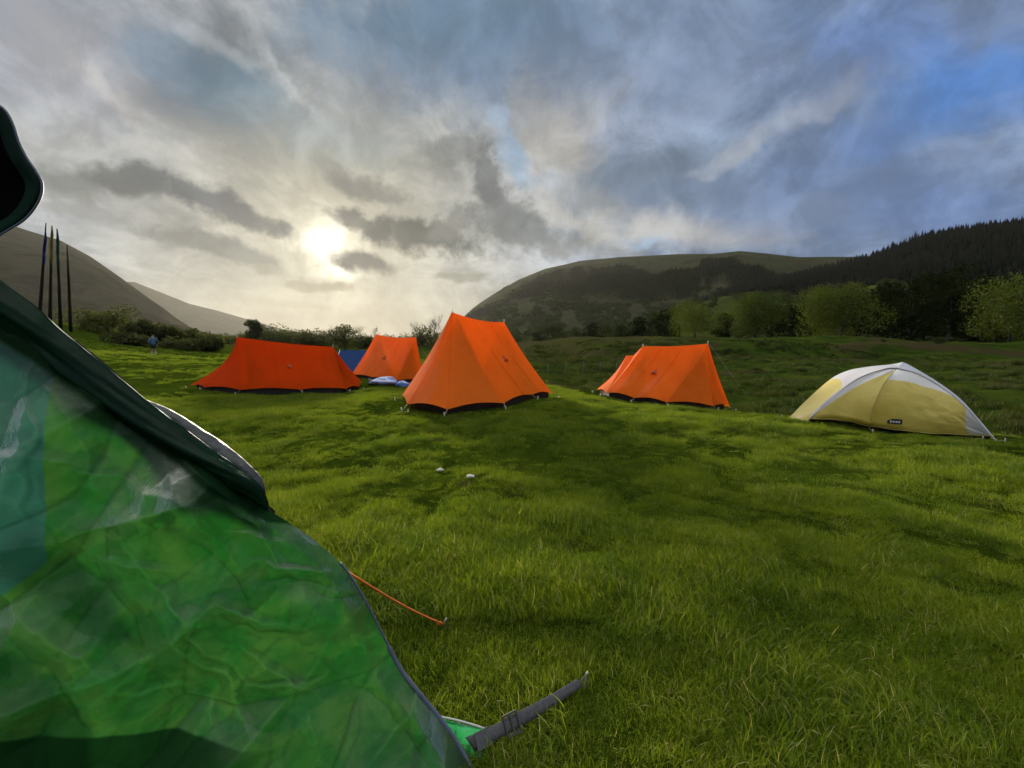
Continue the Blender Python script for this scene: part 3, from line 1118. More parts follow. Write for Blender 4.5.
src = [mesh_obj('forest_conifer', c[0], c[1], M['needle'], None, False, {'tint': c[2]}) for c in CONI]
c_con = hidden_collection('conifer_sources', src)
N_ = 17000
px = rng.uniform(440, 1700, N_)
t = rng.uniform(0.15, 1.02, N_)
keep = ridge_wood(px, t) > rng.random(N_)
px, t = px[keep], t[keep]
X, Y, Z = H_ridge.pt(px, t)
scatter('conifer_forest', np.c_[X, Y, Z - 0.3], rng.uniform(0, 6.28, len(X)), rng.uniform(0.5, 1.0, len(X)), rng.integers(0, 4, len(X)), c_con, M['needle'])
N_ = 12000
px = rng.uniform(440, 900, N_)
t = rng.uniform(0.18, 0.75, N_)
keep = bald_wood(px, t) * .6 > rng.random(N_)
px, t = px[keep], t[keep]
X, Y, Z = H_bald.pt(px, t)
scatter('distant_wood', np.c_[X, Y, Z - 0.3], rng.uniform(0, 6.28, len(X)), rng.uniform(0.35, .75, len(X)), rng.integers(0, 4, len(X)), c_con, M['needle'])
# bright scrub scattered over the pasture at the foot of the hill
sv = []
for k in range(3):
    g = np.random.default_rng(700 + k)
    d = g.normal(size=(160, 3))
    d /= np.linalg.norm(d, axis=1)[:, None]
    P = d * (g.uniform(.4, 1, 160) ** .5)[:, None] * np.array([1.6, 1.6, 1.1]) + np.array([0, 0, 1.0])
    V, Fq = quad_cloud(P, g.uniform(.2, .42, 160), g)
    sv.append(mesh_obj('hill_scrub', V.tolist(), Fq.tolist(), M['leaf_mid'], None, False, {'tint': np.repeat(g.uniform(0.1, .9, 160), 4)}))
c_scr = hidden_collection('scrub_sources', sv)
N_ = 5000
px = rng.uniform(480, 1100, N_)
t = rng.uniform(0.0, 0.85, N_)
keep = (ridge_wood(px, t) < 0.5) & (fbm(px / 25, t * 9, 77, 3) > -0.10)
px, t = px[keep], t[keep]
X, Y, Z = H_ridge.pt(px, t)
scatter('hillside_scrub', np.c_[X, Y, Z - 0.2], rng.uniform(0, 6.28, len(X)), rng.uniform(0.5, 1.7, len(X)), rng.integers(0, 3, len(X)), c_scr, M['leaf_mid'])


N_ = 5000
px = rng.uniform(455, 800, N_)
t = rng.uniform(0.0, 0.5, N_)
keep = (bald_wood(px, t) < 0.5) & (fbm(px / 22, t * 8, 78, 3) > -0.06)
px, t = px[keep], t[keep]
X, Y, Z = H_bald.pt(px, t)
scatter('hillside_scrub', np.c_[X, Y, Z - 0.2], rng.uniform(0, 6.28, len(X)), rng.uniform(0.8, 2.2, len(X)), rng.integers(0, 3, len(X)), c_scr, M['leaf_mid'])


# ------------------------------------------------------------------ ridge tents
def lerp(a, b, t):
    return a + (b - a) * t


def fabric_patch(mb, top, bot, nu, nv, flare=0.0, sag=0.0, nrm=None, seed=0, amp=0.011):
    """Sheet between two polylines (functions of u); flare pulls it in towards the ridge's plumb line, like tensioned canvas."""
    rows = []
    for i in range(nu):
        u = i / (nu - 1)
        a, b = top(u), bot(u)
        row = []
        for j in range(nv):
            v = j / (nv - 1)
            p = lerp(a, b, v)
            k = math.sin(PI * v)
            p = p - Vector((b.x - a.x, b.y - a.y, 0)) * ((flare(u) if callable(flare) else flare) * k)
            p.z -= (sag(u) if callable(sag) else sag) * k
            w = amp * float(fbm([p.x * 3 + p.z * 2 + seed], [p.y * 3 - p.z * 3], seed, 3)[0]) * min(1, 4 * v) * 4 * min(1, 3 * (1 - v) + .3) * min(1, 8 * u, 8 * (1 - u))
            if nrm is not None:
                p = p + nrm * w
            row.append(p)
        rows.append(row)
    mb.grid(rows)


def polyfn(pts, hem=None, scallop=0.0):
    n = len(pts) - 1

    def f(u):
        x = min(u * n, n - 1e-6)
        i = int(x)
        s = x - i
        p = lerp(pts[i], pts[i + 1], s)
        if scallop:
            p = p + Vector((0, 0, scallop * math.sin(PI * s)))
            c = lerp(pts[0], pts[-1], .5)
        return p
    return f


def ridge_tent(label, mat, A, B, near, belA, belB, far, sagr=0.05, patch=True, shoulder=None, guys=True, fb=0.06):
    """A, B: ridge ends.  near: hem pegging points of the side facing the camera, from A's corner to B's corner.
    far: same for the other side.  belA / belB: hem points of the bell ends from near corner round to far corner."""
    loc = lerp(near[0], far[-1], .5)
    loc.z = tz(loc.x, loc.y)
    root = empty('ridge_tent', loc)
    tag(root, label, 'tent', 'orange ridge tents on the meadow')
    hem = lambda P: [Vector((p.x, p.y, tz(p.x, p.y) + 0.085)) for p in P]
    near_, far_, ba, bb = hem(near), hem(far), hem(belA), hem(belB)
    ridge = [lerp(A, B, i / 10) - Vector((0, 0, sagr * 4 * (i / 10) * (1 - i / 10))) for i in range(11)]
    mb = MB()
    rf = polyfn(ridge)
    nn = (near[0] - far[0])
    nn.z = 0
    nn.normalize()
    fabric_patch(mb, rf, polyfn(near_, scallop=0.05), 41, 17, 0.045, 0.0, nn, 3)
    fabric_patch(mb, rf, polyfn(far_, scallop=0.05), 41, 17, 0.045, 0.0, -nn, 5)
    fly = mb.build('flysheet', mat, root)
    sm = MB()
    for u in (.34, .67):
        a_, b_ = rf(u), polyfn(near_, scallop=0.05)(u)
        sm.tube([lerp(a_, b_, j / 15) - Vector((b_.x - a_.x, b_.y - a_.y, 0)) * (.045 * math.sin(PI * j / 15)) + nn * .004 for j in range(16)], .004, 5)
    sm.build('seam', mat, root)
    for apex, bel in ((A, ba), (B, bb)):
        if bel is None or len(bel) < 2:
            continue
        mb = MB()
        if shoulder is not None and apex is B:
            # the rear bell hangs from a lower point than the ridge end
            apex = shoulder
            for q in (near_[-1], far_[-1]):
                fabric_patch(mb, polyfn([B, B + (shoulder - B) * .55 - Vector((0, 0, .10)), shoulder]), lambda u, q=q: q, 9, 13, 0.045)
        nb_ = len(bel) - 1
        for i in range(nb_):
            fabric_patch(mb, lambda u: apex, polyfn([bel[i], bel[i + 1]], scallop=0.05), 13, 19,
                         lambda u: 0.045 + fb * math.sin(PI * (i + u) / nb_), lambda u: 0.03 * math.sin(PI * (i + u) / nb_), None, 7 + i)
        mb.build('bell_end', mat, root)
        # seams running from the apex to every peg of the bell
        sm = MB()
        for iq, q in enumerate(bel[1:-1]):
            pts = []
            wq = math.sin(PI * (iq + 1) / nb_)
            for j in range(14):
                v = j / 13
                p = lerp(apex, q, v)
                k = math.sin(PI * v)
                p = p - Vector((q.x - apex.x, q.y - apex.y, 0)) * ((0.045 + fb * wq) * k)
                p.z -= 0.03 * k * wq
                pts.append(p + Vector((q.x - apex.x, q.y - apex.y, 0)).normalized() * 0.004)
            sm.tube(pts, 0.003, 5)
        if sm.v:
            sm.build('seam', mat, root)
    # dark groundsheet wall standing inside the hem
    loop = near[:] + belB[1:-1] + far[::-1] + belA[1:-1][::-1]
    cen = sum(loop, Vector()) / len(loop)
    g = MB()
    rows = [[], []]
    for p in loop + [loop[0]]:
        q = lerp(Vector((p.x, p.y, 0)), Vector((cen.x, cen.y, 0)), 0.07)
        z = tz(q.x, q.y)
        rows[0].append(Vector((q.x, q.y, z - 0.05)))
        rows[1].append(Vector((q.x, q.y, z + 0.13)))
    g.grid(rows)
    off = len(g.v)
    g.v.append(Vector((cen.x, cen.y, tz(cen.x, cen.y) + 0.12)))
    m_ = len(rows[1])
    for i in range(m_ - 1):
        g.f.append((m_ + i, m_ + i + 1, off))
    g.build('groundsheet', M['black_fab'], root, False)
    # unseen inner tent doors, added to keep sunlight out of the bell ends
    for apex, p, q in ((A, near_[0], far_[0]), (B, near_[-1], far_[-1])):
        c_ = lerp(p, q, .5)
        ins = (lerp(A, B, .5) - apex)
        ins.z = 0
        ins = ins.normalized() * .16
        a_ = lerp(apex, c_, .06) + ins
        b_, d_ = lerp(p, c_, .2) + ins, lerp(q, c_, .2) + ins
        for k_ in (b_, d_):
            k_.z = tz(k_.x, k_.y) + .03
        MB().grid([[lerp(lerp(b_, d_, i / 8), a_, j / 6) for i in range(9)] for j in range(7)]).build('inner_door', M['inner'], root, False)
    # poles poking through the ridge ends, pegs and loops at the hem
    for a in (A, B):
        MB().tube([a + Vector((0, 0, -0.08)), a + Vector((0, 0, 0.055))], [.012, .008], 6).build('pole_tip', M['metal'], root)
    axis = (B - A)
    axis.z = 0
    axis.normalize()
    if guys:
        for a, sgn in ((A, -1), (B, 1)):
            e = a + axis * sgn * 1.15
            e.z = tz(e.x, e.y)
            MB().tube([a + Vector((0, 0, .02)), lerp(a, e, .5), e + Vector((0, 0, .03))], 0.0020, 4).build('guy_line', M['cord_pale'], root)
            MB().tube([e + Vector((0, 0, -.1)), e + Vector((0, 0, .05))], 0.008, 5).build('peg', M['metal'], root)
    done = []
    for p in near_ + ba[1:-1] + bb[1:-1] + far_[:1]:
        o = Vector((p.x - cen.x, p.y - cen.y, 0)).normalized()
        e = p + o * 0.11
        e.z = tz(e.x, e.y)
        lp = MB()
        lp.tube([p, lerp(p, e, .5) + Vector((0, 0, .005)), e + Vector((0, 0, 0.02))], 0.006, 5, flat=.5)
        lp.build('peg_loop', M['cord_pale'], root)
        MB().tube([e + o * .02 + Vector((0, 0, .06)), e - o * .01 + Vector((0, 0, -.09))], 0.010, 5).build('peg', M['metal'], root)
    if patch:
        c = lerp(lerp(A, B, .5), lerp(near_[0], near_[-1], .5), .52)
        c -= Vector((near_[0].x - A.x, near_[0].y - A.y, 0)) * 0.045
        dn = (lerp(near_[0], near_[-1], .5) - lerp(A, B, .5)).normalized()
        n_ = dn.cross(axis)
        if n_.dot(Vector((0, -1, 0))) < 0:
            n_ = -n_
        pb = MB()
        o = c + n_ * 0.015
        pb.v = [o - dn * .09, o + dn * .07 - axis * .08, o + dn * .07 + axis * .08, o + n_ * .025 + dn * .03]
        pb.f = [(0, 1, 3), (1, 2, 3), (2, 0, 3)]
        pb.build('vent_flap', M['orange_dark'], root, False)
    return root


def mir(p, A, B):
    """mirror a ground point across the vertical plane through the ridge"""
    ax = Vector((B.x - A.x, B.y - A.y, 0)).normalized()
    d = Vector((p.x - A.x, p.y - A.y, 0))
    al = ax * d.dot(ax)
    pe = d - al
    q = Vector((A.x, A.y, 0)) + al - pe
    q.z = tz(q.x, q.y)
    return q


def gp(px, Y):
    return GY(px, Y)


# middle tent (peak nearest the camera)
A = at(452, 312, 7.9)
B = at(504, 322, 9.45)
n0, n1 = gp(504, 7.4), gp(553, 9.15)
nm = lerp(n0, n1, .52)
f0, f1 = gp(401.5, 8.25), mir(n1, A, B)
F1, L1 = gp(447, 6.75), gp(407, 7.1)
axm = Vector((B.x - A.x, B.y - A.y, 0)).normalized()
c_ = lerp(n1, f1, .5) + axm * 0.9
ridge_tent('tallest orange ridge tent in the middle, pointed peak towards the camera', M['orange'], A, B, [n0, nm, n1],
           [n0, F1, L1, f0], [n1, lerp(n1, c_, .75), c_, lerp(f1, c_, .75), f1], [f0, lerp(f0, f1, .5), f1], 0.055)

# left red-orange tent, seen along its side
A = at(237, 337, 12.4)
B = at(333, 347, 12.6)
n0, n1 = gp(240, 11.7), gp(346, 11.8)
f0, f1 = mir(n0, A, B), mir(n1, A, B)
tipL = gp(190, 12.6)
tipR = gp(359, 12.6)
ridge_tent('long red-orange ridge tent at the left, seen side on with a low bell end', M['orange_red'], A, B, [n0, gp(300, 11.75), n1],
           [n0, gp(205, 12.0), tipL, lerp(tipL, f0, .5), f0], [n1, tipR, f1], [f0, lerp(f0, f1, .5), f1], 0.03, guys=False, fb=0.17)

# back orange tent
A = at(416, 337, 14.3)
B = at(376, 334, 15.6)
n0, n1 = gp(396, 14.1), gp(351, 15.0)
f0, f1 = mir(n0, A, B), mir(n1, A, B)
axm = Vector((B.x - A.x, B.y - A.y, 0)).normalized()
cA = lerp(n0, f0, .5) - axm * 0.8
cB = lerp(n1, f1, .5) + axm * 0.35
ridge_tent('farthest orange ridge tent with a sagging ridge, beside the small blue tent', M['orange'], A, B, [n0, lerp(n0, n1, .5), n1],
           [n0, cA, f0], [n1, cB, f1], [f0, lerp(f0, f1, .5), f1], 0.07)

# right orange tent
A = at(708, 343.5, 9.75)
B = at(643, 346, 10.9)
n0, n1 = gp(667, 9.5), gp(606, 10.75)
f0, f1 = gp(731, 10.2), mir(n1, A, B)
sh = at(626.5, 355.5, 11.25)
axm = Vector((B.x - A.x, B.y - A.y, 0)).normalized()
tip = gp(597, 11.5)
ridge_tent('bright orange ridge tent with a lower step at the rear of its ridge', M['orange'], A, B, [n0, lerp(n0, n1, .5), n1],
           [n0, gp(714, 9.3), f0], [n1, tip, lerp(tip, f1, .6), f1], [f0, lerp(f0, f1, .5), f1], 0.03, shoulder=sh)

# small blue tent far behind
root = empty('dome_tent', GY(352, 18.5))
tag(root, 'small blue tent half hidden behind the farthest orange tent', 'tent')
b0, b1, b2, b3 = gp(332, 18.0), gp(372, 17.8), gp(377, 20.2), gp(343, 20.4)
t0, t1 = at(340, 350, 18.7), at(384, 351, 19.6)
mb = MB()
up = lambda P: [Vector((p.x, p.y, p.z + .03)) for p in P]
fabric_patch(mb, polyfn([t0, lerp(t0, t1, .5) - Vector((0, 0, .03)), t1]), polyfn(up([b0, gp(352, 17.7), b1])), 21, 11, -0.10, 0, Vector((0, -1, 0)), 3)
fabric_patch(mb, polyfn([t0, t1]), polyfn(up([b3, b2])), 15, 11, -0.10)
mb.build('flysheet', M['blue_fab'], root)
mb = MB()
fabric_patch(mb, lambda u: t0, polyfn(up([b0, lerp(b0, b3, .5) + Vector((-.3, -.1, 0)), b3])), 13, 11, -0.05)
fabric_patch(mb, lambda u: t1, polyfn(up([b1, b2])), 9, 11, -0.05)
mb.build('end_panel', M['blue_fab'], root)
MB().tube([t0, at(336, 362, 18.1), b0 + Vector((0, 0, .03))], 0.012, 5).build('seam', M['pale_piping'], root)


# ------------------------------------------------------------------ yellow and grey dome tent
def arc(p0, p1, p2, n, bulge=0.0):
    """smooth curve through three points"""
    out = []
    for i in range(n):
        t = i / (n - 1)
        # quadratic through p1 at t=.5
        c = (p1 - p0 * .25 - p2 * .25) / .5
        out.append(p0 * (1 - t) ** 2 + c * 2 * t * (1 - t) + p2 * t ** 2)
    return out


def curve_px(lst, n):
    """Catmull-Rom through pixel/depth triples"""
    P = [at(*q) for q in lst]
    P = [P[0] * 2 - P[1]] + P + [P[-1] * 2 - P[-2]]
    k = len(P) - 3
    out = []
    for i in range(n):
        x = min(i / (n - 1) * k, k - 1e-6)
        j = int(x)
        t = x - j
        a, b, c, d = P[j:j + 4]
        out.append(0.5 * ((2 * b) + (c - a) * t + (2 * a - 5 * b + 4 * c - d) * t * t + (3 * b - a - 3 * c + d) * t ** 3))
    return out


root = empty('dome_tent', GY(900, 6.6))
tag(root, 'pale yellow dome tent with grey top bands standing at the right of the meadow', 'tent')
NP = 41
# front pole: from the left foot over the top to the right corner
poleL = curve_px([(808, 421, 7.05), (832, 398, 6.95), (858, 379, 6.85), (884, 369.5, 6.75), (897, 368.5, 6.72)], NP)
poleR = curve_px([(897, 368.5, 6.72), (918, 374, 6.55), (942, 388, 6.35), (964, 406, 6.1), (980, 424, 5.98), (995, 441, 5.92)], NP)
peak = at(903, 362, 6.95)
front_hem = [lerp(at(808, 421, 7.05), at(993, 441, 5.93), i / (NP - 1)) for i in range(NP)]
for p in front_hem:
    p.z = max(tz(p.x, p.y) + .075, p.z)
# the fold from the pole crossing down to the hem splits the front in two
K = 16
fold = curve_px([(897, 368.5, 6.72), (884, 383, 6.6), (874, 404, 6.5), (869, 427.5, 6.52)], NP)
mbY = MB()


def coons(mb, top, bot, nu, nv, push=None, amp=0.0, seed=0, v0=0.0, v1=1.0):
    rows = []
    for i in range(nu):
        u = i / (nu - 1)
        a, b = top(u), bot(u)
        row = []
        for j in range(nv):
            v = v0 + (v1 - v0) * j / (nv - 1)
            p = lerp(a, b, v)
            if push is not None:
                p = p + push * (math.sin(PI * v) * math.sin(PI * u) ** .5)
            if amp:
                p = p + (push.normalized() if push is not None else Vector((0, -1, 0))) * amp * float(fbm([u * 7 + seed], [v * 5 + u * 4], seed, 3)[0]) * math.sin(PI * v) * math.sin(PI * u)
            row.append(p)
        rows.append(row)
    mb.grid(rows)


pf = lambda L: (lambda u: lerp(L[min(int(u * (len(L) - 1)), len(L) - 2)], L[min(int(u * (len(L) - 1)), len(L) - 2) + 1], u * (len(L) - 1) - min(int(u * (len(L) - 1)), len(L) - 2)))
fold_i = int((869 - 808) / (993 - 808) * (NP - 1))
isplit = fold_i
fold[-1] = front_hem[isplit].copy()
fold[-2] = lerp(fold[-1], fold[-3], .5)
hemL, hemR = front_hem[:isplit + 1], front_hem[isplit:]
out_f = Vector((-.35, -.9, .25)).normalized()
# left part of front: between pole L (foot->crossing) and fold (hem->crossing)
lf = pf(poleL)
foldr = pf(fold[::-1])
hl = pf(hemL)
rows = []
for i in range(73):
    u = i / 72          # along hem from pole foot to fold
    row = []
    for j in range(55):
        v = j / 54      # up
        p = lerp(lf(v), foldr(v), u)
        base = hl(u)
        p = p + (base - lerp(lf(0), foldr(0), u)) * (1 - v)
        cr = 0.02 * math.sin(9 * u + 5 * v) * math.sin(PI * u) * (1 - v) * 1.2
        p = p - out_f * (0.035 * math.sin(PI * u) * math.sin(PI * min(1, v + .1))) + out_f * cr
        row.append(p)
    rows.append(row)
# cut the left part into the yellow foot and the grey band next to the pole
yl, wl = MB(), MB()
offs = 0
for i in range(72):
    for j in range(54):
        u, v = (i + .5) / 72, (j + .5) / 54
        tgt = wl if (u < 0.75 * v ** 1.15 + 0.03 or v > 0.90) else yl
        o = len(tgt.v)
        tgt.v += [rows[i][j], rows[i + 1][j], rows[i + 1][j + 1], rows[i][j + 1]]
        tgt.f.append((o, o + 1, o + 2, o + 3))
# right part of front
rf_ = pf(poleR)
hr = pf(hemR)
fl = pf(fold)
rows = []
for i in range(109):
    u = i / 108
    row = []
    for j in range(67):
        v = j / 66
        a = rf_(u * 0.97)
        b = hr(u)
        if u < 0.12:
            pass
        p = lerp(a, b, v)
        fo = fl(v)
        k = (1 - u) ** 6
        p = lerp(p, fo, k)
        p = p + out_f * (0.09 * math.sin(PI * v) * math.sin(PI * min(1, u + .15)) * (1 - .4 * u)) + out_f * .012 * float(fbm([u * 5], [v * 4], 8, 3)[0]) * math.sin(PI * v) * 2 * min(1, 4 * u)
        row.append(p)
    rows.append(row)
for i in range(108):
    for j in range(66):
        u, v = (i + .5) / 108, (j + .5) / 66
        band = 0.17 + 0.10 * max(0, 1 - u * 4)
        if u > 0.30:
            band = 0.17 * max(0, 1 - (u - .30) / .22)
        tgt = wl if (v < band or u > 0.64 + .20 * v) else yl
        o = len(tgt.v)
        tgt.v += [rows[i][j], rows[i + 1][j], rows[i + 1][j + 1], rows[i][j + 1]]
        tgt.f.append((o, o + 1, o + 2, o + 3))
front_rows = rows
# left end (vestibule): hump behind the front pole
back = curve_px([(788, 419, 7.3), (806, 400.5, 7.55), (830, 379.5, 7.8), (848, 370.5, 7.85), (868, 366.8, 7.6), (890, 364.5, 7.2), (903, 362, 6.95)], NP)
bk = pf(back)
ll = pf(poleL + [lerp(poleL[-1], peak, .5), peak])
rows = []
for i in range(97):
    u = i / 96
    row = []
    for j in range(31):
        v = j / 30
        p = lerp(bk(u), ll(u), v) + Vector((-.5, -.5, .7)) * .05 * math.sin(PI * v) * math.sin(PI * u)
        row.append(p)
    rows.append(row)
for i in range(96):
    for j in range(30):
        u, v = (i + .5) / 96, (j + .5) / 30
        tgt = yl if u < 0.33 + .04 * math.sin(v * 3) else wl
        o = len(tgt.v)
        tgt.v += [rows[i][j], rows[i + 1][j], rows[i + 1][j + 1], rows[i][j + 1]]
        tgt.f.append((o, o + 1, o + 2, o + 3))
# top wedge between front pole and the back pole running to the right corner
back2 = curve_px([(903, 362, 6.95), (914, 367.5, 6.85), (938, 382, 6.6), (960, 398.5, 6.35), (978, 418, 6.12), (997, 441, 5.98)], NP)
b2 = pf(back2)
coons(wl, b2, pf([lerp(peak, poleR[0], 1)] + poleR[1:]), 33, 5)
# hidden back
hemB = [Vector((p.x, p.y, tz(p.x, p.y) + .03)) for p in (lerp(at(788, 419, 7.3), Vector((5.85, 8.5, 0)), i / 8) if i <= 8 else None for i in range(9))]
hemB2 = [lerp(Vector((5.85, 8.5, 0)), at(997, 441, 5.98), i / 8) for i in range(1, 9)]
hemB += [Vector((p.x, p.y, tz(p.x, p.y) + .03)) for p in hemB2]
coons(yl, pf(back[:-1] + back2), pf(hemB), 41, 9)
f1_ = yl.build('flysheet', M['yellow'], root)
f2_ = wl.build('roof_band', M['white_fab'], root)
for o in (f1_, f2_):
    bm = bmesh.new()
    bm.from_mesh(o.data)
    bmesh.ops.remove_doubles(bm, verts=bm.verts, dist=0.0006)
    bmesh.ops.recalc_face_normals(bm, faces=bm.faces)
    bm.to_mesh(o.data)
    bm.free()
MB().tube([p + Vector((-.003, -.01, .006)) for p in poleL] + [p + Vector((0, -.006, .004)) for p in poleR], [.008] * NP + [.008 - .005 * min(1, i / 6) for i in range(NP)], 6).build('pole_sleeve', M['sleeve'], root)
MB().tube([p + Vector((0, -.006, .004)) for p in fold[1:-1]], 0.006, 5).build('seam', M['yellow'], root)
MB().tube([p + Vector((0, -.004, -.012)) for p in front_hem], 0.008, 5).build('hem_tape', M['yellow'], root)
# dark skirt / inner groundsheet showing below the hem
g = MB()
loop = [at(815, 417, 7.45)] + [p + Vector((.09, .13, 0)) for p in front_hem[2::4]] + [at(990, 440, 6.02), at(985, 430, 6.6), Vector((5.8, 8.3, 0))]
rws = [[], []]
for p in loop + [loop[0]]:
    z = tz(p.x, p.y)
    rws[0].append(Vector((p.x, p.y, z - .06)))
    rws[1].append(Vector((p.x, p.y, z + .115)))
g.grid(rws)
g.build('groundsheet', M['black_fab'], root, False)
# label patch with its small pale lettering
pc = front_rows[7][20].copy()
pc = at(894.5, 421.5, 6.36)
# drop the label onto the fabric: nearest front vertex
best = min((p for r_ in front_rows for p in r_), key=lambda p: (((p - Vector((0, 0, EYE))).normalized() - (pc - Vector((0, 0, EYE))).normalized()).length))
pc = at(894.5, 421.5, best.y)
tx = (hemR[-1] - hemR[0]).normalized()
nz = out_f - tx * out_f.dot(tx)
nz.normalize()
ty = nz.cross(tx)
if ty.z < 0:
    ty = -ty
Ml = Matrix((tx, nz, ty)).transposed()
lb = MB().box(pc + nz * .012, .17, .006, .072, Ml).build('label_patch', M['black_fab'], root, False)
lt = MB()
for k, w_ in enumerate((.028, .022, .026, .022)):
    lt.box(pc + nz * .016 + tx * (-.042 + .031 * k) - ty * .006, w_ * .8, .004, .026, Ml)
lt.build('label_marks', M['pale_piping'], lb, False)
for q in (at(808, 421, 7.05), at(869, 428, 6.5), at(973, 439, 5.98), at(995, 441, 5.92), at(788, 419, 7.3)):
    o_ = Vector((q.x - 5.3, q.y - 7.0, 0)).normalized()
    e = q + o_ * .09
    e.z = tz(e.x, e.y)
    MB().tube([e + Vector((0, 0, .05)), e + Vector((0, 0, -.08))], .007, 5).build('peg', M['metal'], root)
    MB().tube([q, e + Vector((0, 0, .02))], .005, 4).build('peg_loop', M['cord_pale'], root)


# ------------------------------------------------------------------ the green tent the photo is taken beside
GT = empty('green_tent', (-1.2, .9, tz(-1.2, .9)))
tag(GT, 'big crinkled green tent close by with rolled door, grey strap and orange guy line', 'tent')
P0 = at(478, 752, 1.25)
gs_ = lambda l: [(a, b, c * .95) for a, b, c in l]
E_px = gs_([(486, 800, 1.215), (470, 765, 1.24), (447, 726, 1.26), (421, 694, 1.25), (400, 668, 1.24), (381, 631, 1.23), (362, 594, 1.22), (341, 563, 1.20), (312, 538, 1.18), (286, 520, 1.165),
        (266, 507, 1.15), (232, 480, 1.13), (190, 444, 1.11), (150, 408, 1.09), (110, 371, 1.07), (60, 331, 1.045), (0, 293, 1.02), (-90, 236, .985), (-240, 140, .93)])
Etop = curve_px(E_px, 241)
Pk = Etop[-1]
E0 = Etop[0]
n_p = (at(0, 290, 1.02) - at(470, 765, 1.24)).cross(at(0, 768, .86) - at(470, 765, 1.24))
n_p.normalize()
if n_p.y > 0:
    n_p = -n_p
ax_b = Vector((0, 0, 1)).cross(n_p)
ax_b.normalize()
if ax_b.x > 0:
    ax_b = -ax_b               # points left along the base line
ax_u = ax_b.cross(n_p)
if ax_u.z < 0:
    ax_u = -ax_u
Bc = E0 + ax_b * 2.0
Bc.z = -0.02
Lf = [lerp(Bc, Pk + ax_b * .25, i / 240) for i in range(241)]


def plane_ab(p):
    d = p - E0
    return d.dot(ax_b), d.dot(ax_u)


def px_ab(px, py):
    o = Vector((0, 0, EYE))
    d = ray(px, py)
    k = (E0 - o).dot(n_p) / d.dot(n_p)
    return plane_ab(o + d * k)


def cells(a, b, c, seed, ang, stretch):
    ca, sa = math.cos(ang), math.sin(ang)
    wa = 0.35 * c * fbm(a / c * .6, b / c * .6, seed + 50, 3) * 2
    wb = 0.35 * c * fbm(a / c * .6 + 9, b / c * .6, seed + 60, 3) * 2
    x = ((a + wa) * ca + (b + wb) * sa) / c / stretch
    y = (-(a + wa) * sa + (b + wb) * ca) / c
    ix, iy = np.floor(x), np.floor(y)
    best = np.full(x.shape, 9.0)
    for dx in (-1, 0, 1):
        for dy in (-1, 0, 1):
            jx = ix + dx + _hash(ix + dx, iy + dy, seed)
            jy = iy + dy + _hash(ix + dx, iy + dy, seed + 7)
            q = (x - jx) ** 2 + (y - jy) ** 2 + 0.35 * _hash(ix + dx, iy + dy, seed + 13)
            best = np.minimum(best, q)
    return best


FOLDS = [  # pixel ends, height (m, + towards the camera), half width (m)
    (45, 515, 150, 650, -.020, .035), (120, 540, 240, 690, .016, .030), (0, 590, 110, 690, .020, .045), (100, 690, 190, 700, .010, .02),
    (205, 606, 300, 622, .016, .018), (215, 618, 310, 632, -.012, .018), (255, 566, 342, 570, .012, .016), (262, 580, 330, 584, -.012, .02),
    (300, 530, 345, 568, .010, .014), (215, 470, 300, 590, .014, .022), (160, 440, 230, 560, .014, .025), (60, 380, 140, 560, .012, .03),
    (180, 520, 260, 620, -.010, .02), (180, 630, 210, 740, .010, .02), (210, 640, 330, 700, .010, .02), (330, 610, 420, 700, .008, .018),
    (370, 640, 380, 720, .008, .018), (100, 560, 180, 570, .010, .018), (150, 600, 260, 740, .012, .02), (300, 640, 440, 768, -.010, .025),
    (45, 365, 41, 520, .006, .008), (0, 450, 120, 470, .008, .03), (80, 470, 200, 500, .010, .02), (240, 690, 330, 680, .008, .015),
    (290, 585, 360, 600, -.010, .018), (230, 530, 290, 545, .010, .014), (20, 640, 90, 740, -.014, .03)]
FA = [(px_ab(a, b), px_ab(c, d), h, w) for (a, b, c, d, h, w) in FOLDS]


def facets(a, b, c, seed, ang, stretch, g, k):
    """crumpled cloth: tilted, slightly domed facets meeting in sharp creases"""
    ca, sa = math.cos(ang), math.sin(ang)
    wa = 0.20 * c * fbm(a / c * .5, b / c * .5, seed + 50, 2) * 2
    wb = 0.20 * c * fbm(a / c * .5 + 9, b / c * .5, seed + 60, 2) * 2
    x = ((a + wa) * ca + (b + wb) * sa) / c / stretch
    y = (-(a + wa) * sa + (b + wb) * ca) / c
    ix, iy = np.floor(x), np.floor(y)
    best = np.full(x.shape, -9.0)
    for dx in (-2, -1, 0, 1, 2):
        for dy in (-2, -1, 0, 1, 2):
            h0 = _hash(ix + dx, iy + dy, seed)
            h1 = _hash(ix + dx, iy + dy, seed + 7)
            X = x - (ix + dx + h0)
            Y = y - (iy + dy + h1)
            th = 6.283 * _hash(ix + dx, iy + dy, seed + 13)
            gm = g * (.3 + 1.0 * _hash(ix + dx, iy + dy, seed + 29))
            v = gm * (X * np.cos(th) + Y * np.sin(th)) - k * (X * X + Y * Y) + .25 * g * _hash(ix + dx, iy + dy, seed + 31)
            best = np.maximum(best, v)
    return best * c


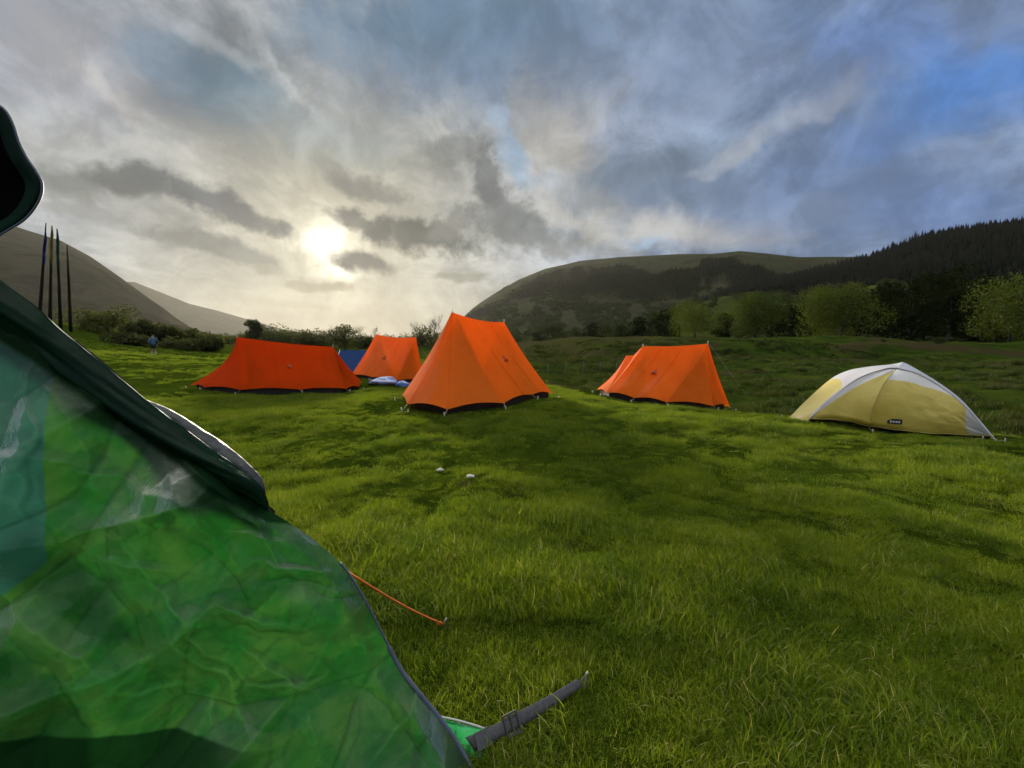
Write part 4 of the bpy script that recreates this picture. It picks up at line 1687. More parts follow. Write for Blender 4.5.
def crumple(a, b):
    h = facets(a, b, .33, 3, -0.9, 1.9, .30, .17) - facets(a, b, .17, 5, -0.5, 1.7, .26, .15)
    h = h + 0.7 * facets(a, b, .085, 8, -1.1, 1.8, .22, .14) - 0.4 * facets(a, b, .045, 12, -0.6, 1.4, .18, .13)
    h = 1.32 * h * (0.45 + 0.8 * sstep(-0.3, 0.3, fbm(a / .30, b / .30, 71, 2)))
    a = a + .03 * fbm(a / .1, b / .1, 17, 3)
    b = b + .03 * fbm(a / .1, b / .1, 18, 3)
    for (p, q, amp, w) in FA:
        dx, dy = q[0] - p[0], q[1] - p[1]
        L2 = dx * dx + dy * dy
        t = ((a - p[0]) * dx + (b - p[1]) * dy) / L2
        d = np.hypot(a - (p[0] + np.clip(t, 0, 1) * dx), b - (p[1] + np.clip(t, 0, 1) * dy))
        side = np.sign((a - p[0]) * dy - (b - p[1]) * dx)
        ww = w * np.where(side > 0, 0.9, 2.4)
        h = h + 0.7 * amp * np.clip(1 - d / ww, 0, 1) ** 1.3 * np.clip(np.sin(PI * np.clip(t * .8 + .1, 0, 1)), 0, 1)
    return h + 0.02 * fbm(a / .5, b / .5, 90, 2)


NT, NS = 500, 520
tt = np.linspace(0, 1, NT)
ss_ = np.linspace(0, 1, NS) ** 1.25
Ea = np.array([list(p) for p in Etop])
La = np.array([list(p) for p in Lf])
Ei = np.stack([np.interp(tt * 240, np.arange(241), Ea[:, k]) for k in range(3)], -1)
Li = np.stack([np.interp(tt * 240, np.arange(241), La[:, k]) for k in range(3)], -1)
Pg = Ei[:, None, :] * (1 - ss_)[None, :, None] + Li[:, None, :] * ss_[None, :, None]
dE = Pg - np.array(E0)
aa_, bb_ = dE @ np.array(ax_b), dE @ np.array(ax_u)
hh = crumple(aa_, bb_)
def _blur(q, k):
    for ax in (0, 1):
        w = np.zeros_like(q)
        for d in range(-k, k + 1):
            w += np.roll(q, d, axis=ax)
        q = w / (2 * k + 1)
    return q


crease = (hh - _blur(hh, 2)) / 0.0009          # + on ridges of the crumpled cloth, - in its valleys
edge = np.clip(ss_ / 0.03, 0, 1)[None, :] * 0.75 + 0.25
Pg = Pg + (hh * edge)[:, :, None] * np.array(n_p)[None, None, :]
# seam between the teal side panel and the green one; dark mud valance along the foot
ab1, ab2 = px_ab(60, 372), px_ab(52, 560)
ab3, ab4 = px_ab(0, 742), px_ab(250, 752)
sa_ = ab2[0] + (ab1[0] - ab2[0]) * (bb_ - ab2[1]) / (ab1[1] - ab2[1])
vb_ = ab4[1] + (ab3[1] - ab4[1]) * (aa_ - ab4[0]) / (ab3[0] - ab4[0])
at_teal = np.minimum(aa_ - sa_, (bb_ - ab2[1]) * 0.8 + (aa_ - ab2[0]) * 0.6)
at_val = sstep(-.004, .004, vb_ - bb_) * sstep(-.10, .12, aa_ - ab4[0])
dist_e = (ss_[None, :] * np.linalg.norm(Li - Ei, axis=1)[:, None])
roll_shade_w = np.interp(tt * 240, [0, 112, 122, 140, 165, 200, 240], [-.05, -.03, .020, .045, .075, .115, .14])
at_roll_shade = roll_shade_w[:, None] + .02 * fbm(aa_ / .12, bb_ / .12, 44, 3) - dist_e  # shade below the rolled door, painted as a dark strip on the panel
mesh_obj('flysheet', Pg.reshape(-1, 3).tolist(), grid_faces(NT, NS), panel_material(), GT, True, {'teal': at_teal.ravel(), 'valance': at_val.ravel(), 'band': at_roll_shade.ravel(), 'crease': np.clip(crease, -1, 1).ravel()})
# edge binding from the ground up to the rolled door
k0 = [i for i, p in enumerate(Etop) if i < 150]
MB().tube([Vector(Pg[int(i / 240 * (NT - 1))][0]) for i in range(0, 95)], [.006 if i < 62 else .003 for i in range(0, 95)], 6).build('edge_binding', M['piping'], GT)
# the door flap hanging behind the upper edge, doubling the cloth
def shift(p, d):
    return p - n_p * d
flp = MB()
rowsF = []
up_ = [Etop[i] for i in range(128, 241, 4)]
for k, p in enumerate(up_):
    u = k / (len(up_) - 1)
    dep = 0.02 + 0.06 * sstep(0, .42, u)
    rowsF.append([shift(p + (ax_b * 0.18 - ax_u * 0.98) * (dep * v / 6), 0.035 + .01 * math.sin(k * .9 + v)) for v in range(7)])
flp.grid(rowsF)
flp.build('door_flap', M['black_fab'], GT)
sd_ = ray(332, 246).normalized()
# unseen sheets added behind the cloth, cut to cast dark wedges on it
inn = MB()
for poly in ([(42, 514), (146, 654), (104, 642), (0, 566), (-60, 560), (-60, 540), (0, 545)], [(-60, 640), (0, 632), (62, 690), (84, 745), (80, 800), (-60, 800)]):
    o_ = len(inn.v)
    for a_, b_ in poly:
        ab_ = px_ab(a_, b_)
        inn.v.append(E0 + ax_b * ab_[0] + ax_u * ab_[1] + sd_ * .11)
    inn.f.append(tuple(range(o_, o_ + len(poly))))
inn.build('shade_sheets', M['shade_mesh'], GT, False)
# lime lining glimpsed under the end of the roll
ln = MB()
ln.grid([[at(212 + 48 * i / 8, 468 + 42 * i / 8 - 3 * math.sin(PI * i / 8), 1.085), at(216 + 44 * i / 8, 466 + 36 * i / 8 - 9 * math.sin(PI * i / 8), 1.092)] for i in range(9)])
ln.build('lining', M['lime'], GT)


def roll(mb, pts, radii, n, seed, wob, flat=1.0, step=3):
    """a roll of loose cloth: lengthwise spiral creases, uneven radius"""
    pts2 = curve_px(pts, 90)
    off = len(mb.v)
    m_ = len(pts)
    prev = None
    for i, p in enumerate(pts2):
        u = i / 89
        r = float(np.interp(u * (m_ - 1), range(m_), radii))
        t = (pts2[min(i + 1, 89)] - pts2[max(i - 1, 0)]).normalized()
        a = (prev if prev is not None else n_p)
        a = (a - t * a.dot(t)).normalized()
        prev = a
        b = t.cross(a)
        for k in range(n):
            an = 2 * PI * k / n
            w = 1 + wob * float(fbm([math.cos(an) * 1.4 + u * 2.2 + seed], [math.sin(an) * 1.4 + u * 5], seed, 4)[0])
            cre = abs(math.sin(2.5 * (an + u * 2.0 + .6 * math.sin(u * 9))))
            w *= 1 - .07 * (1 - cre) ** 3
            mb.v.append(p + (a * math.cos(an) * flat + b * math.sin(an)) * (r * w))
    mb.f += grid_faces(90, n, off, True)
    mb.f.append(tuple(off + k for k in reversed(range(n))))
    mb.f.append(tuple(off + 89 * n + k for k in range(n)))
    return mb


mb = MB()
roll(mb, gs_([(-240, 143, .90), (-120, 224, .945), (3, 308, .985), (53, 347, 1.01), (103, 387, 1.035), (153, 425, 1.06), (198, 455, 1.085), (230, 475, 1.10), (251, 489, 1.115), (263, 503, 1.125), (268, 511, 1.13)]),
     [.056, .048, .037, .033, .031, .029, .027, .023, .018, .010, .002], 48, 21, .36)
mb.build('rolled_door', M['green_dark'], GT)
mb = MB()
roll(mb, gs_([(140, 404, 1.16), (172, 420, 1.165), (208, 444, 1.17), (235, 463, 1.17), (255, 482, 1.165), (266, 505, 1.16)]), [.014, .020, .022, .021, .017, .003], 24, 31, .2)
mb.build('mesh_roll', M['slate'], GT)
# vent hood at the top left edge
outl = [(-150, 40), (-100, 56), (-50, 78), (-15, 97), (4, 109), (13, 124), (19, 142), (27, 158), (36, 171), (42, 183), (41, 196), (34, 209), (24, 220), (10, 229), (-10, 240), (-60, 262), (-110, 280), (-150, 292)]
Hc = curve_px([(x, y, .93) for x, y in outl], 61)
cen = at(-150, 170, 1.0)
hb = MB()
rws = []
for j, (k, dy, shr) in enumerate([(-.3, .018, .90), (-.15, .004, .95), (0, 0, 1.0), (.25, .03, 1.012), (.5, .08, .99), (.75, .15, .92), (1, .24, .75), (1.2, .34, .45), (1.35, .42, .12)]):
    rws.append([cen + (p - cen) * shr + Vector((-.06 * k * k - (1.12 if k > 0 else .4) * dy, dy, .22 * dy)) for p in Hc])
hb.grid(rws)
hb.build('vent_hood', M['green_dark'], GT)
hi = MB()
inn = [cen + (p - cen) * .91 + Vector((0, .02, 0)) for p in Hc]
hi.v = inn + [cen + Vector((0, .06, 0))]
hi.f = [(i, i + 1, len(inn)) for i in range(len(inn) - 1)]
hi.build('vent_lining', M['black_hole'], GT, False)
MB().tube(Hc, .0022, 6).build('hood_piping', M['piping'], GT)
MB().tube(curve_px([(-80, 66, .955), (-20, 108, .955), (2, 126, .95), (15, 140, .945), (26, 158, .94), (36, 173, .935)], 30), .003, 5).build('hood_seam', M['piping'], GT)
# rest of the tent beyond the frame: back wall on the far left and the ridge
D0, K2 = Vector((-3.7, 2.3, -.02)), Vector((-3.5, 1.9, 1.75))
bw = MB()
bw.grid([[lerp(lerp(Bc, D0, i / 20), lerp(Pk + ax_b * .25, K2, i / 20), j / 16) + Vector((.2, -.2, 0)) * (.3 * math.sin(PI * j / 16) * math.sin(PI * i / 20)) for j in range(17)] for i in range(21)])
bw.grid([[lerp(lerp(Pk, K2, i / 12), lerp(Pk + ax_b * .25, K2 + Vector((-.1, -.1, 0)), i / 12), j / 3) for j in range(4)] for i in range(13)])
bw.build('back_wall', M['green_dark'], GT)
# corner tab, webbing strap with ladder buckle and peg
tb = MB()
c0, c1, c2, c3 = at(436, 716, 1.25), at(486, 729, 1.235), at(491, 790, 1.16), at(455, 790, 1.19)
rws = []
for i in range(13):
    u = i / 12
    r_ = []
    for j in range(15):
        v = j / 14
        p = lerp(lerp(c0, c1, u), lerp(c3, c2, u), v)
        p = p + Vector((-.2, -.8, .5)) * (.012 * math.sin(PI * u) + .006 * float(fbm([u * 6], [v * 4], 13, 3)[0]) * 2)
        r_.append(p)
    rws.append(r_)
tb.grid(rws)
tb.build('corner_tab', M['green_tab'], GT)
MB().tube([lerp(c0, c1, i / 8) + Vector((0, 0, .004 * math.sin(PI * i / 8))) for i in range(9)], .0030, 5).build('tab_binding', M['pale_piping'], GT)
MB().tube([lerp(c1, c2, i / 8) for i in range(9)], .0035, 5).build('tab_edging', M['piping'], GT)
peg_p = G(586, 690)
_sa, _sb = at(470, 745, 1.195), at(580, 682.5, 1.385)
s_path = [at(lerp(470, 580, i / 39), lerp(745, 682.5, i / 39) + 2.5 * math.sin(PI * i / 39), 1.195 + .245 * (i / 39) ** 1.45) for i in range(40)]
wdir = (at(520, 728, 1.24) - at(504, 705, 1.26)).normalized()
sb = MB()
rws = []
for i, p in enumerate(s_path):
    u = i / 39
    w = .0225 * (1 - .30 * u)
    tw = Vector((0, 0, .0015 * math.sin(u * 9)))
    rws.append([p + wdir * w * q + tw * q + Vector((0, 0, .003 * (1 - abs(q)))) for q in (-1, -.33, .33, 1)])
sb.grid(rws)
st = sb.build('strap', M['strap'], GT)
md = st.modifiers.new('thick', 'SOLIDIFY')
md.thickness = .002
bk_ = MB()
pa_, pb_ = s_path[6], s_path[19]
fx = (pb_ - pa_).normalized()
fy = (wdir - fx * wdir.dot(fx)).normalized()
fz = fx.cross(fy)
if fz.dot(Vector((0, -.6, .8))) < 0:
    fz = -fz
Mb = Matrix((fx, fy, fz)).transposed()
Lb = (pb_ - pa_).length
cb = lerp(pa_, pb_, .5) + fz * .007
for sy in (-.0255, .0255):
    bk_.box(cb + fy * sy + fx * .018, .050, .006, .007, Mb)
for k, sx in enumerate((-.005, .018, .041)):
    bk_.box(cb + fx * sx + fz * .0012, .005, .046, .0065, Mb)
bk_.build('buckle', M['buckle'], GT, False)
pt_ = MB().box(lerp(s_path[1], s_path[8], .5) + fz * .005, .048, .044, .003, Mb)
pt_.build('strap_end', M['strap'], GT, False)
MB().tube([peg_p + Vector((-.01, 0, -.12)), peg_p + Vector((0, .0, .055)), peg_p + Vector((.006, 0, .062))], [.004, .004, .005], 6).build('peg', M['metal'], GT)
MB().tube([s_path[-1], peg_p + Vector((-.003, 0, .05))], .0025, 5).build('strap_loop', M['strap'], GT)
# orange guy line with its peg
gs = Vector(Pg[int(.295 * (NT - 1))][1])
gs = at(346, 571, 1.15)
ge = G(444, 630)
MB().tube([lerp(gs, ge + Vector((0, 0, .02)), i / 10) - Vector((0, 0, .012 * math.sin(PI * i / 10))) for i in range(11)], .0034, 6).build('guy_line', M['cord'], GT)
kn = MB()
kn.tube([ge + Vector((-.028, 0, .022)), ge + Vector((-.016, 0, .026)), ge + Vector((-.004, 0, .020))], [.004, .008, .004], 7)
kn.build('guy_knot', M['cord'], GT)
MB().tube([ge + Vector((-.02, 0, -.10)), ge + Vector((.004, 0, .035)), ge + Vector((.012, -.002, .048))], [.004, .004, .004], 6).build('peg', M['metal'], GT)


# ------------------------------------------------------------------ flagpoles on the left
_fp = [((46, 223), (39.5, 318), 35.0, 'flag_blue', 'leftmost flagpole, the tallest, with a furled blue flag'), ((51.5, 231), (50, 322), 35.8, 'flag_yellow', 'second flagpole from the left, with a thin furled yellow flag'),
       ((57, 236), (60.5, 322), 36.4, 'flag_green', 'third flagpole from the left, with a furled dark green flag'), ((67, 245), (70.5, 324), 37.2, None, 'rightmost of the four flagpoles, bare and shortest')]
for (t_, b_, Y, fm, lab) in _fp:
    top = at(t_[0], t_[1], Y)
    bt = at(b_[0], b_[1], Y)
    zg = tz(bt.x, bt.y)
    d = (bt - top)
    bt = top + d * ((zg - .3 - top.z) / d.z)
    root = empty('flagpole', (bt.x, bt.y, zg))
    tag(root, lab, 'flagpole', 'wooden flagpoles on the grassy rise')
    MB().tube([lerp(bt, top, i / 6) for i in range(7)], [.115, .11, .10, .09, .075, .055, .03], 8).build('pole', M['wood'], root)
    if fm:
        mb = MB()
        hgt = {'flag_blue': (.80, .60), 'flag_yellow': (.93, .68), 'flag_green': (.95, .62)}[fm]
        pts = [lerp(bt, top, lerp(hgt[0] + .12, hgt[1], i / 8)) + Vector((.07 + .03 * math.sin(i), -.05, 0)) for i in range(9)]
        mb.tube(pts, [.03, .06, .09, .08, .10, .075, .10, .07, .02], 8)
        mb.build('furled_flag', M[fm], root)


# ------------------------------------------------------------------ walking person
def skin_obj(name, pts, edges, radii, mat, parent, sub=2):
    me = bpy.data.meshes.new(name)
    me.from_pydata([tuple(p) for p in pts], edges, [])
    me.materials.append(mat)
    o = bpy.data.objects.new(name, me)
    COL.objects.link(o)
    o.parent = parent
    md = o.modifiers.new('skin', 'SKIN')
    md.use_smooth_shade = True
    for v, r in zip(me.skin_vertices[0].data, radii):
        v.radius = (r, r) if not hasattr(r, '__len__') else r
    me.skin_vertices[0].data[0].use_root = True
    s = o.modifiers.new('sub', 'SUBSURF')
    s.levels = s.render_levels = sub
    return o


pb0 = GY(156, 32)
root = empty('person', pb0)
tag(root, 'person seen from behind walking off in a blue jacket, dark shorts and pale socks', 'person')
root.rotation_euler = (0, 0, R(35))
root.scale = (.93, .93, .93)
J = dict(pel=(0, 0, .93), wa=(0, .02, 1.08), ch=(.0, .05, 1.30), nk=(0, .07, 1.46), hd=(0, .09, 1.57), ht=(0, .09, 1.68),
         hl=(-.09, 0, .90), kl=(-.10, .14, .52), al=(-.10, -.06, .12), tl=(-.11, .10, .05), hr=(.09, 0, .90), kr=(.10, .06, .50), ar=(.10, -.20, .14), tr=(.11, -.06, .05),
         sl=(-.18, .05, 1.40), el=(-.24, -.06, 1.14), wl=(-.22, .10, .95), fl_=(-.215, .14, .88), sr=(.18, .05, 1.40), er=(.25, .10, 1.15), wr=(.24, .28, 1.05), fr=(.235, .34, 1.01))
names = list(J)
ix = {n: i for i, n in enumerate(names)}
ed = [('pel', 'wa'), ('wa', 'ch'), ('ch', 'nk'), ('nk', 'hd'), ('hd', 'ht'), ('pel', 'hl'), ('hl', 'kl'), ('kl', 'al'), ('al', 'tl'), ('pel', 'hr'), ('hr', 'kr'), ('kr', 'ar'), ('ar', 'tr'),
      ('ch', 'sl'), ('sl', 'el'), ('el', 'wl'), ('wl', 'fl_'), ('ch', 'sr'), ('sr', 'er'), ('er', 'wr'), ('wr', 'fr')]
rad = dict(pel=.13, wa=.12, ch=.14, nk=.06, hd=.10, ht=.07, hl=.09, kl=.058, al=.04, tl=.035, hr=.09, kr=.058, ar=.04, tr=.035, sl=.06, el=.042, wl=.03, fl_=.03, sr=.06, er=.042, wr=.03, fr=.03)
skin_obj('body', [J[n] for n in names], [(ix[a], ix[b]) for a, b in ed], [rad[n] for n in names], M['skin'], root)


def wear(name, keys, edges, scale, mat, add=0.0):
    i2 = {n: i for i, n in enumerate(keys)}
    return skin_obj(name, [J[k] if isinstance(k, str) else k for k in keys], [(i2[a], i2[b]) for a, b in edges], [rad[k] * scale + add for k in keys], mat, root)


wear('jacket', ['wa', 'ch', 'nk', 'sl', 'el', 'wl', 'sr', 'er', 'wr', 'pel'], [('pel', 'wa'), ('wa', 'ch'), ('ch', 'nk'), ('ch', 'sl'), ('sl', 'el'), ('el', 'wl'), ('ch', 'sr'), ('sr', 'er'), ('er', 'wr')], 1.12, M['jacket'], .03)
J['ml'] = (-.10, .08, .66)
J['mr'] = (.10, .035, .66)
rad['ml'] = .085
rad['mr'] = .085
wear('shorts', ['pel', 'hl', 'ml', 'hr', 'mr'], [('pel', 'hl'), ('hl', 'ml'), ('pel', 'hr'), ('hr', 'mr')], 1.1, M['shorts'], .025)
J['cl'] = (-.10, .04, .33)
J['cr'] = (.10, -.07, .32)
rad['cl'] = .06
rad['cr'] = .06
wear('sock', ['cl', 'al'], [('cl', 'al')], 1.05, M['sock'], .008)
wear('sock', ['cr', 'ar'], [('cr', 'ar')], 1.05, M['sock'], .008)
wear('boot', ['al', 'tl'], [('al', 'tl')], 1.1, M['boot'], .015)
wear('boot', ['ar', 'tr'], [('ar', 'tr')], 1.1, M['boot'], .015)
skin_obj('hair', [(0, .05, 1.60), (0, .07, 1.67), (0, .09, 1.715)], [(0, 1), (1, 2)], [.09, .105, .07], M['hair'], root)

# ------------------------------------------------------------------ wire fence across the far pasture
fp0, fp1 = GY(548, 33), GY(662, 37)
root = empty('wire_fence', fp0)
tag(root, 'low wire fence with thin grey posts crossing the pale pasture between two orange tents', 'fence')
tops = []
for i in range(8):
    q = lerp(fp0, fp1, i / 7)
    z = tz(q.x, q.y)
    MB().tube([(q.x, q.y, z - .3), (q.x + .02, q.y, z + 1.0)], .04, 6).build('post', M['bark'], root)
    tops.append(Vector((q.x, q.y, z)))
for hgt in (.35, .65, .92):
    MB().tube([t_ + Vector((0, 0, hgt)) for t_ in tops], .004, 4).build('wire', M['fence_wire'], root)

# ------------------------------------------------------------------ small things on the grass


def lump(name, c, sx, sy, sz, mat, seed, rz=0.0, amp=.35, lab='', cat='', parts=None):
    g = []
    nu, nv = 15, 26
    for i in range(nu):
        th = PI * i / (nu - 1)
        for j in range(nv):
            ph = 2 * PI * j / nv
            d = (math.sin(th) * math.cos(ph), math.sin(th) * math.sin(ph), math.cos(th))
            r = 1 + amp * float(fbm([d[0] * 1.7 + seed], [d[1] * 1.7 + d[2] * 2.1], seed, 4)[0])
            x, y, z = d[0] * r * sx, d[1] * r * sy, max(d[2] * r, -.35) * sz
            g.append((x * math.cos(rz) - y * math.sin(rz), x * math.sin(rz) + y * math.cos(rz), z))
    o = mesh_obj(name, g, grid_faces(nu, nv, 0, True), mat)
    o.location = c
    return tag(o, lab, cat)


c = GY(383, 13.6)
c.z += .06
lump('crumpled_sheet', c, .40, .22, .15, M['sheet'], 5, .1, .6, 'crumpled pale blue and white sheet lying in front of the farthest orange tent', 'sheet')
c = GY(403, 13.4)
c.z += .06
lump('stuff_sack', c, .22, .15, .13, M['bag'], 9, -.1, .25, 'small deep blue bag lying on the grass right of the crumpled sheet', 'bag')
for px, py, s, lab in ((440.5, 474, .030, 'small pale stone in the grass, the left one of two'), (470.5, 481, .034, 'small pale stone in the grass, the right and slightly larger one')):
    c = G(px, py)
    c.z += .035
    lump('stone', c, s, s * .7, s * .55, M['stone'], int(px), .3, .4, lab, 'stone')


# ------------------------------------------------------------------ grass
gsrc = [blade_clump('grass_source', 300, .15, .022, .055, .0021, M['grass'], .85, 3, 20 + k) for k in range(5)]
gsrc += [blade_clump('grass_source', 180, .12, .038, .082, .0023, M['grass'], 1.0, 4, 40 + k, .15) for k in range(3)]
c_gr = hidden_collection('grass_sources', gsrc)


def tri_inside(x, y, P):
    r = np.ones_like(x, bool)
    n = len(P)
    for i in range(n):
        a, b = P[i], P[(i + 1) % n]
        r &= ((b[0] - a[0]) * (y - a[1]) - (b[1] - a[1]) * (x - a[0])) <= 0
    return r


def field_points(n, r0, r1, amax, power=2.0):
    r = (r0 ** power + (r1 ** power - r0 ** power) * rng.random(n)) ** (1 / power)
    a = rng.uniform(-amax, amax, n)
    return r * np.sin(a), r * np.cos(a)


_tents_fp = []
for o in list(COL.objects):
    if o.type == 'MESH' and o.name.startswith('groundsheet'):
        cs = np.array([list(v.co + o.parent.location * 0) for v in o.data.vertices])
        _tents_fp.append((cs[:, 0].mean(), cs[:, 1].mean(), cs))


def hull(pts):
    pts = sorted(set(map(tuple, np.round(pts[:, :2], 4).tolist())))

    def half(p):
        h = []
        for q in p:
            while len(h) >= 2 and (h[-1][0] - h[-2][0]) * (q[1] - h[-2][1]) - (h[-1][1] - h[-2][1]) * (q[0] - h[-2][0]) >= 0:
                h.pop()
            h.append(q)
        return h[:-1]
    return half(pts) + half(pts[::-1])


HULLS = [hull(c_[2]) for c_ in _tents_fp]
HULLS.append(hull(np.array([[E0.x, E0.y, 0], [Bc.x, Bc.y, 0], [D0.x, D0.y, 0], [-.9, 1.75, 0]])))
STR = np.array([[p.x, p.y] for p in s_path] + [[q_.x + .01 * k_, q_.y - .01 * k_] for q_ in (c0, c1, c2, c3, lerp(c0, c2, .5), lerp(c1, c2, .5)) for k_ in (0, 0, 0)])


def grass_field(name, n, r0, r1, amax, s0, s1, tall, power=2.0):
    x, y = field_points(n, r0, r1, amax, power)
    keep = np.ones(n, bool)
    for h in HULLS:
        keep &= ~tri_inside(x, y, h)
    keep &= rough_mask(x, y) * sstep(8.5, 11, np.hypot(x, y)) < rng.random(n)
    d = np.min(np.hypot(x[:, None] - STR[None, ::3, 0], y[:, None] - STR[None, ::3, 1]), axis=1)
    keep &= d > .022
    x, y = x[keep], y[keep]
    tuft = fbm(x / .30, y / .30, 61, 3) + .8 * fbm(x / 1.1, y / 1.1, 62, 2)
    keep = rng.random(len(x)) < np.clip(.78 + 1.4 * tuft, .34, 1)
    x, y, tuft = x[keep], y[keep], tuft[keep]
    near_ = np.full(len(x), 9.0)
    for hl_ in HULLS[:-1]:
        for k_ in range(len(hl_)):
            (ax_, ay_), (bx_, by_) = hl_[k_], hl_[(k_ + 1) % len(hl_)]
            t_ = np.clip(((x - ax_) * (bx_ - ax_) + (y - ay_) * (by_ - ay_)) / max((bx_ - ax_) ** 2 + (by_ - ay_) ** 2, 1e-9), 0, 1)
            near_ = np.minimum(near_, np.hypot(x - ax_ - t_ * (bx_ - ax_), y - ay_ - t_ * (by_ - ay_)))
    worn = .22 + .78 * sstep(.2, .9, near_)
    z = terrain(x, y)
    sc_ = (s0 + (s1 - s0) * rng.random(len(x))) * np.clip(0.88 + 0.9 * tuft, .40, 1.6) * worn
    idx = np.where(rng.random(len(x)) < np.clip(tall + .9 * tuft, 0, .9), rng.integers(5, 8, len(x)), rng.integers(0, 5, len(x)))
    # neighbouring tufts lean the same way
    tx_ = 0.5 * fbm(x / .5, y / .5, 81, 2) + rng.normal(0, .1, len(x))
    ty_ = 0.5 * fbm(x / .5, y / .5, 82, 2) + rng.normal(0, .1, len(x))
    scl = np.stack([sc_ * 1.05, sc_ * 1.05, sc_], -1)
    scatter(name, np.c_[x, y, z], rng.uniform(0, 6.28, len(x)), scl, idx, c_gr, M['grass'], np.c_[tx_, ty_])


grass_field('grass', 7000, 0.55, 4.2, R(64), .75, 1.15, .30)
grass_field('grass', 26000, 4.0, 14, R(64), .65, 1.15, .25)
grass_field('grass', 15000, 13, 48, R(60), 1.1, 1.8, .2)
rsrc = [blade_clump('rough_grass_source', 120, .22, .12, .34, .011, M['rough_grass'], .5, 3, 60 + k) for k in range(4)]
c_rg = hidden_collection('rough_grass_sources', rsrc)
n = 16000
x, y = field_points(n, 7.5, 75, R(62), 1.7)
keep = (rough_mask(x, y) * sstep(8.0, 10.5, np.hypot(x, y)) > rng.random(n) * .9 + .1)
for h in HULLS:
    keep &= ~tri_inside(x, y, h)
tu = fbm(x / 2.2, y / 2.2, 91, 3)
keep &= rng.random(n) < np.clip(.45 + 1.6 * tu, .06, 1)
x, y, tu = x[keep], y[keep], tu[keep]
s = rng.uniform(.5, 1.0, len(x)) * np.clip(.75 + 1.1 * tu, .4, 1.6) * (1 + .5 * sstep(25, 60, np.hypot(x, y)))
scatter('rough_pasture', np.c_[x, y, terrain(x, y)], rng.uniform(0, 6.28, len(x)), s, rng.integers(0, 4, len(x)), c_rg, M['rough_grass'])


# ------------------------------------------------------------------ sky
SUN_PX = (332, 246)
sd = ray(*SUN_PX).normalized()
SUN_EL = math.asin(sd.z)
SUN_AZ = math.atan2(sd.x, sd.y)        # clockwise from +Y


